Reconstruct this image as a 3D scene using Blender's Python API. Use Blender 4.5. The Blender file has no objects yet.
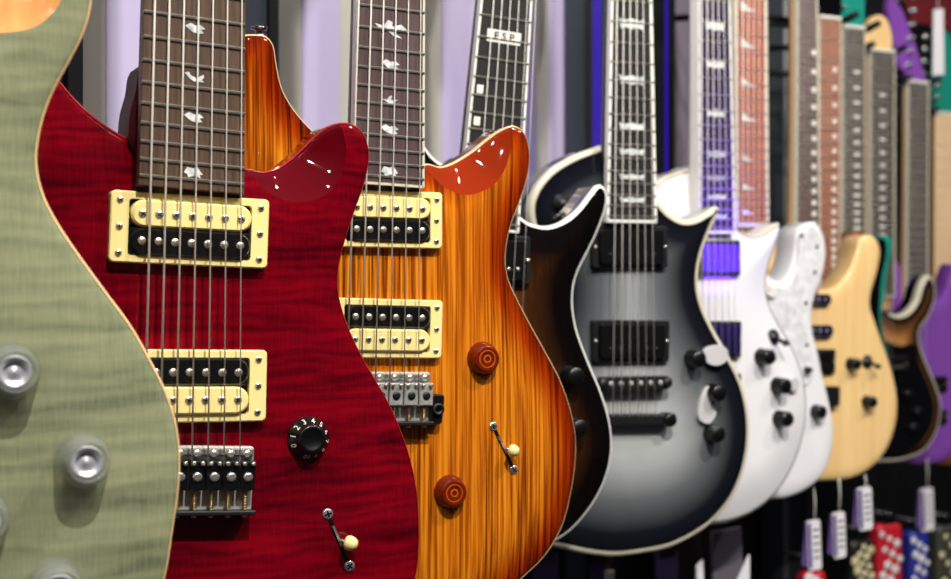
import bpy, bmesh, math, random
import numpy as np
from mathutils import Vector
from mathutils.geometry import delaunay_2d_cdt

random.seed(7)
SC = bpy.context.scene
COL = SC.collection
F, CX, CY, CAMZ = 1500.0, 475.5, 289.5, 1.35
PI = math.pi

# ------------------------------------------------------------------ materials
def lin(c):
    if isinstance(c, str):
        c = c.lstrip('#'); c = [int(c[i:i+2], 16) for i in (0, 2, 4)]
    out = []
    for v in c:
        v = v/255.0
        out.append(v/12.92 if v <= .04045 else ((v+.055)/1.055)**2.4)
    return (*out, 1.0)

def newmat(name, col=(200, 200, 200), rough=.5, metal=0., coat=0., **kw):
    m = bpy.data.materials.new(name); m.use_nodes = True
    b = m.node_tree.nodes['Principled BSDF']
    b.inputs['Base Color'].default_value = lin(col)
    b.inputs['Roughness'].default_value = rough
    b.inputs['Metallic'].default_value = metal
    b.inputs['Coat Weight'].default_value = coat
    b.inputs['Coat Roughness'].default_value = .03
    if coat >= 1. and metal == 0: b.inputs['Specular IOR Level'].default_value = 0.   # lacquer: the clear coat alone is glossy
    for k, v in kw.items():
        b.inputs[k.replace('_', ' ')].default_value = v
    return m

class NT:
    def __init__(s, m): s.t = m.node_tree; s.b = s.t.nodes['Principled BSDF']
    def n(s, typ, **kw):
        nd = s.t.nodes.new(typ)
        for k, v in kw.items():
            if k in nd.inputs: nd.inputs[k].default_value = v
            else: setattr(nd, k, v)
        return nd
    def l(s, a, b): s.t.links.new(a, b)
    def coords(s, scale=(1, 1, 1), rot=(0, 0, 0)):
        tc = s.n('ShaderNodeTexCoord'); mp = s.n('ShaderNodeMapping')
        mp.inputs['Scale'].default_value = scale; mp.inputs['Rotation'].default_value = rot
        s.l(tc.outputs['Object'], mp.inputs['Vector']); return mp.outputs['Vector']
    def noise(s, vec, scale, detail=2, rough=.5, dist=0):
        nd = s.n('ShaderNodeTexNoise'); nd.inputs['Scale'].default_value = scale
        nd.inputs['Detail'].default_value = detail; nd.inputs['Roughness'].default_value = rough
        nd.inputs['Distortion'].default_value = dist
        s.l(vec, nd.inputs['Vector']); return nd.outputs['Fac']
    def ramp(s, fac, stops):
        r = s.n('ShaderNodeValToRGB'); e = r.color_ramp.elements
        while len(e) < len(stops): e.new(.5)
        for el, (p, c) in zip(e, stops): el.position = p; el.color = lin(c)
        s.l(fac, r.inputs['Fac']); return r.outputs['Color']
    def mix(s, fac, a, b, mode='MIX'):
        m = s.n('ShaderNodeMix', data_type='RGBA', blend_type=mode)
        if isinstance(fac, (int, float)): m.inputs[0].default_value = fac
        else: s.l(fac, m.inputs[0])
        for sock, v in ((m.inputs[6], a), (m.inputs[7], b)):
            if isinstance(v, (tuple, list, str)): sock.default_value = lin(v)
            else: s.l(v, sock)
        return m.outputs[2]
    def math(s, op, a, b=0.):
        m = s.n('ShaderNodeMath', operation=op)
        for i, v in enumerate((a, b)):
            if isinstance(v, (int, float)): m.inputs[i].default_value = v
            else: s.l(v, m.inputs[i])
        return m.outputs[0]
    def edge(s, w):
        a = s.n('ShaderNodeAttribute', attribute_name='edge')
        return s.math('DIVIDE', a.outputs['Fac'], w)
    def out(s, c): s.l(c, s.b.inputs['Base Color'])

def flame(name, stops, period=.008, rough=.3, coat=1., grain=.35):
    """figured maple: wavy bands across the grain"""
    m = newmat(name, rough=rough, coat=coat); t = NT(m)
    v = t.coords()
    w = t.n('ShaderNodeTexWave', wave_type='BANDS', bands_direction='Z')
    w.inputs['Scale'].default_value = .314/period; w.inputs['Distortion'].default_value = 9.
    w.inputs['Detail'].default_value = 3.; w.inputs['Detail Scale'].default_value = 1.2
    t.l(t.coords((.35, .2, 1)), w.inputs['Vector'])
    big = t.noise(t.coords((1, .3, 2.5)), 14, 2)
    band = t.noise(t.coords((.10, .2, 1.)), .72/period, 3, .6, .4)
    fine = t.noise(t.coords((14, 1, 1)), 60, 3, .6)
    f = t.math('ADD', t.math('MULTIPLY', w.outputs['Fac'], .07), t.math('MULTIPLY', big, .25))
    f = t.math('ADD', f, t.math('MULTIPLY', band, .48))
    f = t.math('ADD', f, t.math('MULTIPLY', fine, grain*.55))
    t.out(t.ramp(f, stops)); return m

def zebra():
    m = newmat('zebrawood_amber_gloss', rough=.3, coat=1.); t = NT(m)
    a = t.noise(t.coords((1, .2, .014)), 330, 3, .6, .2)
    b = t.noise(t.coords((1, .2, .02)), 640, 2, .5)
    c = t.noise(t.coords((1, .2, .1)), 22, 2)
    f = t.math('ADD', t.math('MULTIPLY', a, .62), t.math('MULTIPLY', b, .38))
    wood = t.ramp(f, [(.37, (66, 26, 4)), (.45, (132, 62, 8)), (.51, (186, 102, 16)), (.59, (220, 138, 30))])
    wood = t.mix(t.math('MULTIPLY', t.math('SUBTRACT', c, .38), 1.2), wood, (196, 96, 14), 'MIX')
    burst = t.ramp(t.edge(.032), [(0., (124, 50, 26)), (.4, (196, 122, 80)), (1., (255, 255, 255))])
    t.out(t.mix(1., wood, burst, 'MULTIPLY')); return m

def burst(name, stops, w, rough=.3, grain=0):
    m = newmat(name, rough=rough, coat=1.); t = NT(m)
    c = t.ramp(t.edge(w), stops)
    if grain:
        g = t.noise(t.coords((8, 1, .5)), 60, 3)
        c = t.mix(grain, c, t.ramp(g, [(.3, (90, 90, 90)), (.7, (255, 255, 255))]), 'MULTIPLY')
    t.out(c); return m

def wood(name, c1, c2, rough=.5, scale=160, coat=0., zs=.04):
    m = newmat(name, rough=rough, coat=coat); t = NT(m)
    a = t.noise(t.coords((1, 1, zs)), scale, 4, .65)
    t.out(t.ramp(a, [(.3, c1), (.7, c2)])); return m

def mottle(name, c1, c2, scale, rough=.3, coat=0., metal=0.):
    m = newmat(name, rough=rough, coat=coat, metal=metal); t = NT(m)
    t.out(t.ramp(t.noise(t.coords(), scale, 3), [(.35, c1), (.65, c2)])); return m

M = {}
M['green'] = flame('grey_green_flame_maple', [(.34, (92, 98, 76)), (.44, (118, 123, 96)), (.55, (136, 140, 109)), (.70, (156, 158, 124))], .0105, grain=.42)
M['red'] = flame('scarlet_flame_maple', [(.33, (52, 0, 7)), (.44, (86, 1, 13)), (.55, (112, 2, 17)), (.70, (136, 4, 20))], .0075, grain=.36)
M['redside'] = newmat('dark_red_side', (92, 4, 16), .25, coat=1.)
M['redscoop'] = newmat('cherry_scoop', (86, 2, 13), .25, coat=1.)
M['zebra'] = zebra()
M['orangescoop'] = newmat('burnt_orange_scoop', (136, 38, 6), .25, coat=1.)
M['orangeside'] = newmat('burnt_orange_side', (110, 30, 6), .25, coat=1.)
M['maple'] = wood('pale_maple_edge', (226, 178, 122), (240, 200, 148), .3, 120, 1.)
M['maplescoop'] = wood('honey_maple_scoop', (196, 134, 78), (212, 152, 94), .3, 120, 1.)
M['greenside'] = newmat('natural_maple_side', (196, 160, 108), .3, coat=1.)
M['brownburst'] = burst('black_to_brown_burst', [(0, (8, 6, 6)), (.3, (14, 8, 6)), (.7, (70, 38, 16)), (1, (120, 76, 34))], .075, grain=.5)
M['silverburst'] = burst('black_to_silver_burst', [(0, (8, 9, 14)), (.22, (22, 24, 32)), (.55, (96, 100, 104)), (.85, (156, 160, 162)), (1, (170, 174, 174))], .105, .35)
M['white'] = newmat('white_gloss_paint', (232, 232, 236), .3, coat=1.)
M['black'] = newmat('black_gloss_paint', (8, 8, 10), .25, coat=1.)
M['tan'] = wood('natural_ash', (232, 190, 126), (244, 210, 150), .4, 70, .5)
M['brown'] = wood('brown_mahogany', (120, 66, 34), (150, 88, 48), .4, 90, .5)
M['teal'] = newmat('teal_gloss_paint', (30, 140, 124), .3, coat=1.)
M['sunburst'] = burst('amber_to_black_burst', [(0, (10, 7, 6)), (.3, (30, 18, 10)), (.7, (120, 76, 40)), (1, (176, 122, 70))], .045)
M['purple'] = newmat('purple_gloss_paint', (128, 74, 168), .35, coat=1.)
M['cream'] = newmat('cream_plastic', (240, 222, 150), .35, coat=.3)
M['creambind'] = newmat('cream_binding', (206, 200, 180), .35, coat=.5)
M['palebind'] = newmat('pale_wood_binding', (226, 190, 140), .3, coat=1.)
M['whitebind'] = newmat('white_binding', (232, 232, 228), .3, coat=.5)
M['redbind'] = newmat('thin_red_edge', (150, 30, 30), .3, coat=1.)
M['darkline'] = newmat('dark_purfling', (70, 68, 72), .4)
M['blackplastic'] = newmat('black_plastic', (10, 10, 11), .3, coat=.3)
M['blackmatte'] = newmat('black_metal', (16, 17, 19), .45)
M['purplepickup'] = newmat('violet_reflection_cover', (16, 10, 50), .22, coat=.4)  # violet light reflected in the black covers is painted into the base colour
M['chrome'] = newmat('chrome', (214, 214, 212), .24, .85)
M['nickel'] = newmat('nickel', (214, 208, 196), .3, .85)
M['fret'] = newmat('fret_wire', (205, 200, 190), .3, 1.)
M['string'] = newmat('steel_string', (252, 248, 240), .4, .0)
M['steelgrey'] = mottle('bead_blasted_steel', (150, 150, 146), (176, 175, 170), 300, .42, 0, .3)
M['brass'] = newmat('brass_spring', (206, 180, 120), .3, 1.)
M['pearl'] = mottle('mother_of_pearl', (170, 180, 184), (236, 238, 232), 220, .2, 1.)
M['clear'] = newmat('clear_acrylic', (236, 242, 244), .05, Transmission_Weight=.85, IOR=1.45, Alpha=.55)
M['darkchrome'] = newmat('dark_chrome', (120, 116, 120), .25, 1.)
M['heel'] = newmat('dark_maroon_heel', (56, 10, 16), .5, Specular_IOR_Level=.15)
M['satin'] = newmat('satin_chrome', (196, 196, 192), .34, .5)
M['insert'] = newmat('silver_insert', (196, 198, 204), .3, .45)
M['amber'] = newmat('amber_plastic', (176, 54, 8), .12, coat=1., Transmission_Weight=.35, IOR=1.45)
M['ambertop'] = newmat('amber_cap', (104, 25, 4), .12, coat=1.)
M['gold'] = newmat('amber_ring', (184, 84, 22), .3, coat=1.)
M['rosewood'] = wood('dark_rosewood', (54, 39, 29), (94, 71, 53), .5, 420)
M['rosewoodviolet'] = wood('violet_brown_rosewood', (56, 40, 42), (90, 70, 70), .5, 420)
M['ebony'] = wood('black_ebony', (20, 18, 18), (40, 37, 36), .45, 300)
M['ebonyviolet'] = wood('ebony_violet_light_tint', (36, 26, 52), (58, 44, 78), .3, 300)  # violet LED light on the fretboard is tinted into the ebony
M['redwood'] = wood('reddish_rosewood', (142, 74, 52), (176, 100, 76), .5, 200)
M['maroonwood'] = wood('maroon_rosewood', (58, 34, 34), (82, 52, 50), .5, 200)
M['orangewood'] = wood('orange_brown_rosewood', (124, 66, 38), (154, 88, 54), .5, 200)
M['greywood'] = wood('weathered_dark_wood', (50, 45, 41), (78, 72, 64), .5, 200)
M['maplefb'] = wood('maple_fretboard', (224, 186, 140), (238, 206, 164), .45, 150)
M['neckdark'] = newmat('dark_brown_neck', (50, 20, 18), .35, coat=.5)
M['neckmaple'] = wood('maple_neck', (196, 150, 96), (216, 174, 120), .4, 100)
M['neckblack'] = newmat('black_neck', (18, 18, 20), .35, coat=.5)
M['neckwhite'] = newmat('white_neck', (226, 224, 214), .35, coat=.5)
M['pearloid'] = mottle('white_pearloid', (206, 206, 212), (236, 236, 240), 90, .3, .6)
M['plasticwhite'] = newmat('white_plastic', (232, 230, 222), .4)
M['tagwhite'] = newmat('tag_card', (226, 224, 230), .6)
M['tagpurple'] = newmat('tag_print', (96, 72, 140), .6)
M['film'] = newmat('silver_film', (222, 222, 224), .2, .25)

# ------------------------------------------------------------------ mesh builder
class MB:
    def __init__(s): s.v = []; s.f = []; s.sm = []; s.mi = []
    def add(s, vs, fs, smooth=False, mi=0):
        o = len(s.v); s.v += [tuple(p) for p in vs]
        for f in fs: s.f.append(tuple(o+i for i in f)); s.sm.append(smooth); s.mi.append(mi)
    def build(s, name, mats, parent=None, recalc=True):
        me = bpy.data.meshes.new(name); me.from_pydata(s.v, [], s.f)
        if not isinstance(mats, (list, tuple)): mats = [mats]
        for m in mats: me.materials.append(m)
        me.polygons.foreach_set('use_smooth', s.sm); me.polygons.foreach_set('material_index', s.mi)
        if recalc:
            b = bmesh.new(); b.from_mesh(me); bmesh.ops.recalc_face_normals(b, faces=b.faces[:]); b.to_mesh(me); b.free()
        me.update()
        o = bpy.data.objects.new(name, me); COL.objects.link(o)
        if parent is not None: o.parent = parent
        return o
    # prism of polygon in the (x,z) plane from back y0 to front y1 (y1<y0), front chamfer c
    def prism(s, poly, y0, y1, c=0., smooth=False, mi=0):
        n = len(poly); rings = [[(x, y0, z) for x, z in poly]]
        if c > 0:
            ins = inset(poly, c)
            rings += [[(x, y1+c, z) for x, z in poly], [(x, y1, z) for x, z in ins]]
        else: rings.append([(x, y1, z) for x, z in poly])
        vs = [p for r in rings for p in r]; fs = []
        for k in range(len(rings)-1):
            for i in range(n):
                j = (i+1) % n; fs.append((k*n+i, k*n+j, (k+1)*n+j, (k+1)*n+i))
        s.add(vs, fs, smooth, mi)
        s.add(rings[-1], [tuple(range(n))], False, mi); s.add(rings[0], [tuple(range(n))[::-1]], False, mi)
    def frame(s, outer, inner, y0, y1, c=0., mi=0):
        n = len(outer)
        io = inset(outer, c) if c else outer
        rings = [[(x, y0, z) for x, z in outer], [(x, y1+c, z) for x, z in outer], [(x, y1, z) for x, z in io],
                 [(x, y1, z) for x, z in inner], [(x, y0, z) for x, z in inner]]
        vs = [p for r in rings for p in r]; fs = []
        for k in range(5):
            k2 = (k+1) % 5
            for i in range(n):
                j = (i+1) % n; fs.append((k*n+i, k*n+j, k2*n+j, k2*n+i))
        s.add(vs, fs, False, mi)
    # lathe about the local y axis through (cx,cz); profile [(r,y)...]
    def lathe(s, cx, cz, prof, n=24, smooth=True, mi=0):
        vs = []; fs = []
        for r, y in prof:
            r = max(r, 1e-5)
            for i in range(n):
                a = 2*PI*i/n; vs.append((cx+r*math.cos(a), y, cz+r*math.sin(a)))
        for k in range(len(prof)-1):
            for i in range(n):
                j = (i+1) % n; fs.append((k*n+i, k*n+j, (k+1)*n+j, (k+1)*n+i))
        m = len(prof)-1
        fs.append(tuple(range(n))); fs.append(tuple(m*n+i for i in range(n)))
        s.add(vs, fs, smooth, mi)
    def tube(s, pts, r, n=8, mi=0):
        pts = [Vector(p) for p in pts]; vs = []; fs = []
        for k, p in enumerate(pts):
            d = (pts[min(k+1, len(pts)-1)]-pts[max(k-1, 0)]).normalized()
            up = Vector((0, 1, 0)) if abs(d.y) < .9 else Vector((1, 0, 0))
            a = d.cross(up).normalized(); b = d.cross(a)
            rr = r[k] if isinstance(r, (list, tuple)) else r
            for i in range(n):
                t = 2*PI*i/n; vs.append(p+a*(rr*math.cos(t))+b*(rr*math.sin(t)))
        for k in range(len(pts)-1):
            for i in range(n):
                j = (i+1) % n; fs.append((k*n+i, k*n+j, (k+1)*n+j, (k+1)*n+i))
        m = len(pts)-1
        fs.append(tuple(range(n))); fs.append(tuple(m*n+i for i in range(n)))
        s.add(vs, fs, True, mi)
    def box(s, x0, x1, y0, y1, z0, z1, mi=0):
        v = [(x, y, z) for x in (x0, x1) for y in (y0, y1) for z in (z0, z1)]
        s.add(v, [(0, 1, 3, 2), (4, 6, 7, 5), (0, 4, 5, 1), (2, 3, 7, 6), (0, 2, 6, 4), (1, 5, 7, 3)], False, mi)

def area2(p): return sum(p[i][0]*p[(i+1) % len(p)][1]-p[(i+1) % len(p)][0]*p[i][1] for i in range(len(p)))
def inset(poly, c):
    n = len(poly); sg = 1 if area2(poly) > 0 else -1; out = []
    for i in range(n):
        a, b, d = poly[i-1], poly[i], poly[(i+1) % n]
        e1 = Vector((b[0]-a[0], b[1]-a[1])); e2 = Vector((d[0]-b[0], d[1]-b[1]))
        if e1.length < 1e-9: e1 = e2
        if e2.length < 1e-9: e2 = e1
        e1.normalize(); e2.normalize()
        n1 = Vector((-e1.y, e1.x))*sg; n2 = Vector((-e2.y, e2.x))*sg
        q = n1+n2
        if q.length < 1e-6: q = n1
        q.normalize(); k = c/max(.5, q.dot(n1)); out.append((b[0]+q.x*k, b[1]+q.y*k))
    return out
def rrect(w, h, r, n=5):
    r = min(r, w/2-1e-5, h/2-1e-5); out = []
    for cx, cy, a0 in ((w/2-r, h/2-r, 0), (-w/2+r, h/2-r, 90), (-w/2+r, -h/2+r, 180), (w/2-r, -h/2+r, 270)):
        for i in range(n+1):
            a = math.radians(a0+90*i/n); out.append((cx+r*math.cos(a), cy+r*math.sin(a)))
    return out
def xf(poly, cx, cz, ang):
    c, s = math.cos(ang), math.sin(ang)
    return [(cx+a*c-b*s, cz+a*s+b*c) for a, b in poly]
def catmull(pts, closed=True, k=10):
    n = len(pts); out = []
    rng = range(n) if closed else range(n-1)
    for i in rng:
        if closed: p0, p1, p2, p3 = pts[i-1], pts[i], pts[(i+1) % n], pts[(i+2) % n]
        else: p0, p1, p2, p3 = pts[max(i-1, 0)], pts[i], pts[i+1], pts[min(i+2, n-1)]
        # centripetal parametrisation keeps corners from looping
        def td(a, b): return max(math.hypot(b[0]-a[0], b[1]-a[1])**.5, 1e-5)
        t1 = td(p0, p1); t2 = t1+td(p1, p2); t3 = t2+td(p2, p3)
        for j in range(k):
            t = t1+(t2-t1)*j/k; r = []
            for q in (0, 1):
                a1 = (t1-t)/t1*p0[q]+t/t1*p1[q]; a2 = (t2-t)/(t2-t1)*p1[q]+(t-t1)/(t2-t1)*p2[q]; a3 = (t3-t)/(t3-t2)*p2[q]+(t-t2)/(t3-t2)*p3[q]
                b1 = (t2-t)/t2*a1+t/t2*a2; b2 = (t3-t)/(t3-t1)*a2+(t-t1)/(t3-t1)*a3
                r.append((t2-t)/(t2-t1)*b1+(t-t1)/(t2-t1)*b2)
            out.append(tuple(r))
    if not closed: out.append(tuple(pts[-1]))
    return out
def resample(pts, step, closed=True):
    p = list(pts)+([pts[0]] if closed else [])
    d = [0]
    for i in range(1, len(p)): d.append(d[-1]+math.dist(p[i], p[i-1]))
    n = max(4, round(d[-1]/step)); xs = np.linspace(0, d[-1], n+1)
    a = np.interp(xs, d, [q[0] for q in p]); b = np.interp(xs, d, [q[1] for q in p])
    out = list(zip(a.tolist(), b.tolist()))
    return out[:-1] if closed else out
def seg_dist(P, poly, closed=True):
    A = np.array(poly); B = np.roll(A, -1, 0)
    if not closed: A = A[:-1]; B = B[:-1]
    D = B-A; L = np.maximum((D**2).sum(1), 1e-14); best = np.full(len(P), 1e9)
    for k in range(0, len(P), 2000):
        q = P[k:k+2000, None, :]-A[None]
        t = np.clip((q*D[None]).sum(2)/L, 0, 1)
        best[k:k+2000] = np.sqrt((((q-t[..., None]*D[None]))**2).sum(2).min(1))
    return best
def inside(P, poly):
    A = np.array(poly); B = np.roll(A, -1, 0); res = np.zeros(len(P), bool)
    for (x1, y1), (x2, y2) in zip(A, B):
        if y1 == y2: continue
        c = ((P[:, 1] < y1) != (P[:, 1] < y2)); x = (x2-x1)*(P[:, 1]-y1)/(y2-y1)+x1
        res ^= c & (P[:, 0] < x)
    return res
def font_mesh(text, size, bold=0.):
    cu = bpy.data.curves.new('t', 'FONT'); cu.body = text; cu.size = size; cu.align_x = 'CENTER'; cu.align_y = 'CENTER'
    cu.resolution_u = 2; cu.offset = size*bold
    o = bpy.data.objects.new('t', cu); COL.objects.link(o)
    bpy.context.view_layer.update()
    me = o.evaluated_get(bpy.context.evaluated_depsgraph_get()).to_mesh()
    vs = [(v.co.x, v.co.y) for v in me.vertices]; fs = [tuple(p.vertices) for p in me.polygons]
    o.to_mesh_clear(); bpy.data.objects.remove(o); bpy.data.curves.remove(cu)
    return vs, fs

def tag(o, label, cat, group=None, kind=None):
    if label: o['label'] = label
    if cat: o['category'] = cat
    if group: o['group'] = group
    if kind: o['kind'] = kind
    return o
def empty(name, loc, rz=0.):
    o = bpy.data.objects.new(name, None); COL.objects.link(o); o.location = loc; o.rotation_euler = (0, 0, rz); o.empty_display_size = .05
    return o

# ------------------------------------------------------------------ guitars
class Guitar:
    def __init__(s, label, cx, cy, D, yaw, T=.045):
        s.a = math.radians(yaw); s.T = T
        s.P = Vector(((cx-CX)/F*D, D, CAMZ-(cy-CY)/F*D))
        s.root = empty('electric_guitar', s.P, s.a)
        tag(s.root, label, 'guitar', 'electric guitars hung in a row along the wall')
        s.u = (math.cos(s.a), math.sin(s.a)); s.n = (-math.sin(s.a), math.cos(s.a))
    def L(s, px, py, y=0.):
        dx, dz = (px-CX)/F, -(py-CY)/F
        t = (s.P.x*s.n[0]+s.P.y*s.n[1]+y)/(dx*s.n[0]+s.n[1])
        return ((t*dx-s.P.x)*s.u[0]+(t-s.P.y)*s.u[1], CAMZ+t*dz-s.P.z)
    def quad(s, q, y):
        tl, tr, br, bl = [Vector(s.L(px, py, y)) for px, py in q]
        c = (tl+tr+br+bl)/4; u = (tr+br-tl-bl)/2; v = (tl+tr-bl-br)/2
        return c.x, c.y, math.atan2(u.y, u.x), u.length, v.length

    def body(s, out_px, top, side, res=.004, carve=.006, cw=.05, scoop=None, scoop_mat=None, sdepth=.014, bind=None, bw=.0016, bd=.004, line=None):
        pts = [s.L(x, y, carve+.002) for x, y in out_px]
        if scoop:   # the scooped edge lies deeper
            sl0 = resample(catmull([s.L(x, y, .002) for x, y in scoop[0]], False), res, False); sp0 = sl0+[s.L(x, y, .002) for x, y in scoop[1]]
            A = np.array(pts); hh = np.where(inside(A, sp0), sdepth*np.clip(seg_dist(A, sl0, False)/.03, 0, 1)**.85, 0)
            pts = [s.L(x, y, carve+.002+float(k)) for (x, y), k in zip(out_px, hh)]
        ol = resample(catmull(pts), res)
        s.ol = ol; O = np.array(ol)
        n = len(ol)
        x0, z0 = O.min(0); x1, z1 = O.max(0)
        gx, gz = np.meshgrid(np.arange(x0, x1, res), np.arange(z0, z1, res))
        gx[::2] += res/2
        G = np.stack([gx.ravel(), gz.ravel()], 1)
        G = G[inside(G, ol)]; d = seg_dist(G, ol); G = G[d > .0062]
        for k in (.0012, .003, .0052):
            I = np.array(inset(ol, k)); I = I[inside(I, ol)]; I = I[seg_dist(I, ol) > k*.9]; G = np.vstack([G, I])
        edges = [(i, (i+1) % n) for i in range(n)]
        allp = list(ol); sl = None
        if scoop:
            sl = resample(catmull([s.L(x, y, .002) for x, y in scoop[0]], False), res, False)
            keep = np.array(seg_dist(G, sl, False)) > res*.45; G = G[keep]
            sp = np.array(sl); ins = inside(sp, ol)
            k0 = None
            for i in range(len(sl)):
                if ins[i]:
                    allp.append(sl[i])
                    if k0 is not None: edges.append((k0, len(allp)-1))
                    k0 = len(allp)-1
            spoly = sl+[s.L(x, y, .002) for x, y in scoop[1]]
        allp += [tuple(p) for p in G.tolist()]
        r = delaunay_2d_cdt([Vector(p) for p in allp], edges, [], 0, 1e-6)
        V = np.array([tuple(p) for p in r[0]]); FS = [tuple(f) for f in r[2]]
        cen = np.array([V[list(f)].mean(0) for f in FS]); ok = inside(cen, ol)
        de = seg_dist(V, ol); s.cw, s.carve = cw, carve
        def height(P, de):
            t = np.clip(1-de/cw, 0, 1); h = carve*t*t*(1.5-.5*t)
            q = np.clip(1-de/.005, 0, 1); h = h+.002*(1-np.sqrt(np.clip(1-q*q, 0, 1)))
            if sl is not None:
                ds = seg_dist(P, sl, False); i = inside(P, spoly)
                h = h+np.where(i, sdepth*np.clip(ds/.03, 0, 1)**.85, 0)
            return h
        h = height(V, de)
        mats = [top, side]+([scoop_mat] if scoop_mat else [])
        me = bpy.data.meshes.new('body')
        vs = [(x, y, z) for (x, z), y in zip(V.tolist(), h.tolist())]
        fs = [f for f, k in zip(FS, ok) if k]
        mi = [0]*len(fs)
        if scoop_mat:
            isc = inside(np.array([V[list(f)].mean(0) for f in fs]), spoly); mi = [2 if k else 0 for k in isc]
        ho = height(O, np.zeros(n)); nv = len(vs); T = s.T
        # side wall: front edge, rounded rear edge, back
        ib = inset(ol, .003)
        vs += [(x, y, z) for (x, z), y in zip(ol, ho.tolist())]+[(x, T-.003, z) for x, z in ol]+[(x, T, z) for x, z in ib]
        for k in range(2):
            for i in range(n):
                j = (i+1) % n; fs.append((nv+k*n+i, nv+k*n+j, nv+(k+1)*n+j, nv+(k+1)*n+i)); mi.append(1)
        fs.append(tuple(nv+2*n+i for i in range(n))); mi.append(1)
        me.from_pydata(vs, [], fs)
        for m in mats: me.materials.append(m)
        me.polygons.foreach_set('material_index', mi)
        me.polygons.foreach_set('use_smooth', [True]*(len(fs)-1)+[False])
        at = me.attributes.new('edge', 'FLOAT', 'POINT')
        at.data.foreach_set('value', de.tolist()+[0.]*(3*n))
        b = bmesh.new(); b.from_mesh(me)
        bmesh.ops.recalc_face_normals(b, faces=[f for f in b.faces if f.material_index == 1])
        for f in b.faces:
            if f.material_index != 1 and f.normal.y > 0: f.normal_flip()
        if scoop_mat:
            for e in b.edges:
                if len(e.link_faces) == 2 and {e.link_faces[0].material_index, e.link_faces[1].material_index} == {0, 2}: e.smooth = False
        b.to_mesh(me); b.free()
        o = bpy.data.objects.new('body', me); COL.objects.link(o); o.parent = s.root
        s.hf = height
        if bind: s.strip('binding', ol, ho, bw, bd, bind)
        if line:
            s.strip('purfling', inset(ol, bw), height(np.array(inset(ol, bw)), np.full(n, bw)), .0012, .0003, line, bw)
        s.height = height
        return o
    def strip(s, name, ol, ho, bw, bd, mat, d0=0.):
        out = inset(ol, -.0004); n = len(ol); vs = []
        for k in (1., .7, .45, .25, .1):
            q = inset(ol, bw*k); hq = s.hf(np.array(q), np.full(n, d0+bw*k)); vs += [(x, y-.0005, z) for (x, z), y in zip(q, hq.tolist())]
        vs += [(x, y-.0005, z) for (x, z), y in zip(ol, ho.tolist())]
        vs += [(x, y, z) for (x, z), y in zip(out, ho.tolist())]
        vs += [(x, y+bd, z) for (x, z), y in zip(out, ho.tolist())]
        vs += [(x, y+.0025, z) for (x, z), y in zip(inset(ol, bw), ho.tolist())]
        fs = []
        for k in range(9):
            k2 = (k+1) % 9
            for i in range(n):
                j = (i+1) % n; fs.append((k*n+i, k*n+j, k2*n+j, k2*n+i))
        m = MB(); m.add(vs, fs, False); return m.build(name, mat, s.root)

    def neck(s, BL, BR, TL, TR, Ls, nf, fb, nk, bind=None, ext=.006, fy=-.012, head=None, head_mat=None, nut_mat=None, bindw=.0018, tuners=0, fretw=None, tmat=None, rev=1):
        """fretboard given by photo points on its last fret (BL, BR) and higher up its edges (TL, TR)"""
        bl, br, tl, tr = [Vector(s.L(p[0], p[1], fy)) for p in (BL, BR, TL, TR)]
        c0 = (bl+br)/2; c1 = (tl+tr)/2
        ax = (c1-c0).normalized(); rt = (br-bl).normalized()
        s.ax, s.rt, s.c0 = ax, rt, c0
        dl = (tl-bl)/((tl-bl).dot(ax)); dr = (tr-br)/((tr-br).dot(ax))
        s.e = lambda q: (bl+dl*q, br+dr*q)
        fpos = lambda n: Ls*(2**(-n/12)-2**(-nf/12))
        s.fpos = fpos; nut = fpos(0); s.fy = fy
        l0, r0 = s.e(-ext); l1, r1 = s.e(nut)
        b = MB(); b.prism([tuple(l0), tuple(r0), tuple(r1), tuple(l1)], fy+.0065, fy, .0005)
        s.fb = b.build('fretboard', fb, s.root)
        if bind:
            b = MB()
            for (p, q, sg) in ((l0, l1, 1), (r1, r0, 1)):
                b.prism([tuple(p-rt*.0004*(1 if q is l1 else -1)), tuple(q-rt*.0004*(1 if q is l1 else -1)),
                         tuple(q+rt*bindw*(1 if q is l1 else -1)), tuple(p+rt*bindw*(1 if q is l1 else -1))], fy+.0066, fy-.0003)
            b.prism([tuple(l0-ax*.0004), tuple(r0-ax*.0004), tuple(r0+ax*bindw), tuple(l0+ax*bindw)], fy+.0066, fy-.0003)
            b.build('binding', bind, s.fb)
        for k in range(1, nf+1):
            l, r = s.e(fpos(k)); w = (fretw or (.0019 if s.P.y < 1.9 else .0012))/2
            b = MB(); b.prism([tuple(l-ax*w), tuple(r-ax*w), tuple(r+ax*w), tuple(l+ax*w)], fy+.0002, fy-.0012, .0005)
            b.build('fret', M['fret'], s.fb)
        # neck back: half-oval section swept along the board
        b = MB(); vs = []; fs = []; ns = 10
        qs = [-.03, -.0, nut*.5, nut]
        for q in qs:
            l, r = s.e(max(q, -ext)); l = l+ax*(q-max(q, -ext)); r = r+ax*(q-max(q, -ext)); c = (l+r)/2; w = (r-l).length/2; w *= 1.0
            dep = .022 if q > 0 else .03
            for i in range(ns+1):
                t = PI*i/ns; p = c-rt*(w*math.cos(t)); vs.append((p.x, fy+.0064+dep*math.sin(t)**.8, p.y))
        for k in range(len(qs)-1):
            for i in range(ns): fs.append((k*(ns+1)+i, k*(ns+1)+i+1, (k+1)*(ns+1)+i+1, (k+1)*(ns+1)+i))
            fs.append((k*(ns+1), (k+1)*(ns+1), (k+1)*(ns+1)+ns, k*(ns+1)+ns))
        b.add(vs, fs, True); b.build('neck', nk, s.root)
        l, r = s.e(nut); b = MB()
        b.prism([tuple(l), tuple(r), tuple(r+ax*.005), tuple(l+ax*.005)], fy+.006, fy-.002, .0006)
        b.build('nut', nut_mat or M['plasticwhite'], s.root)
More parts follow.
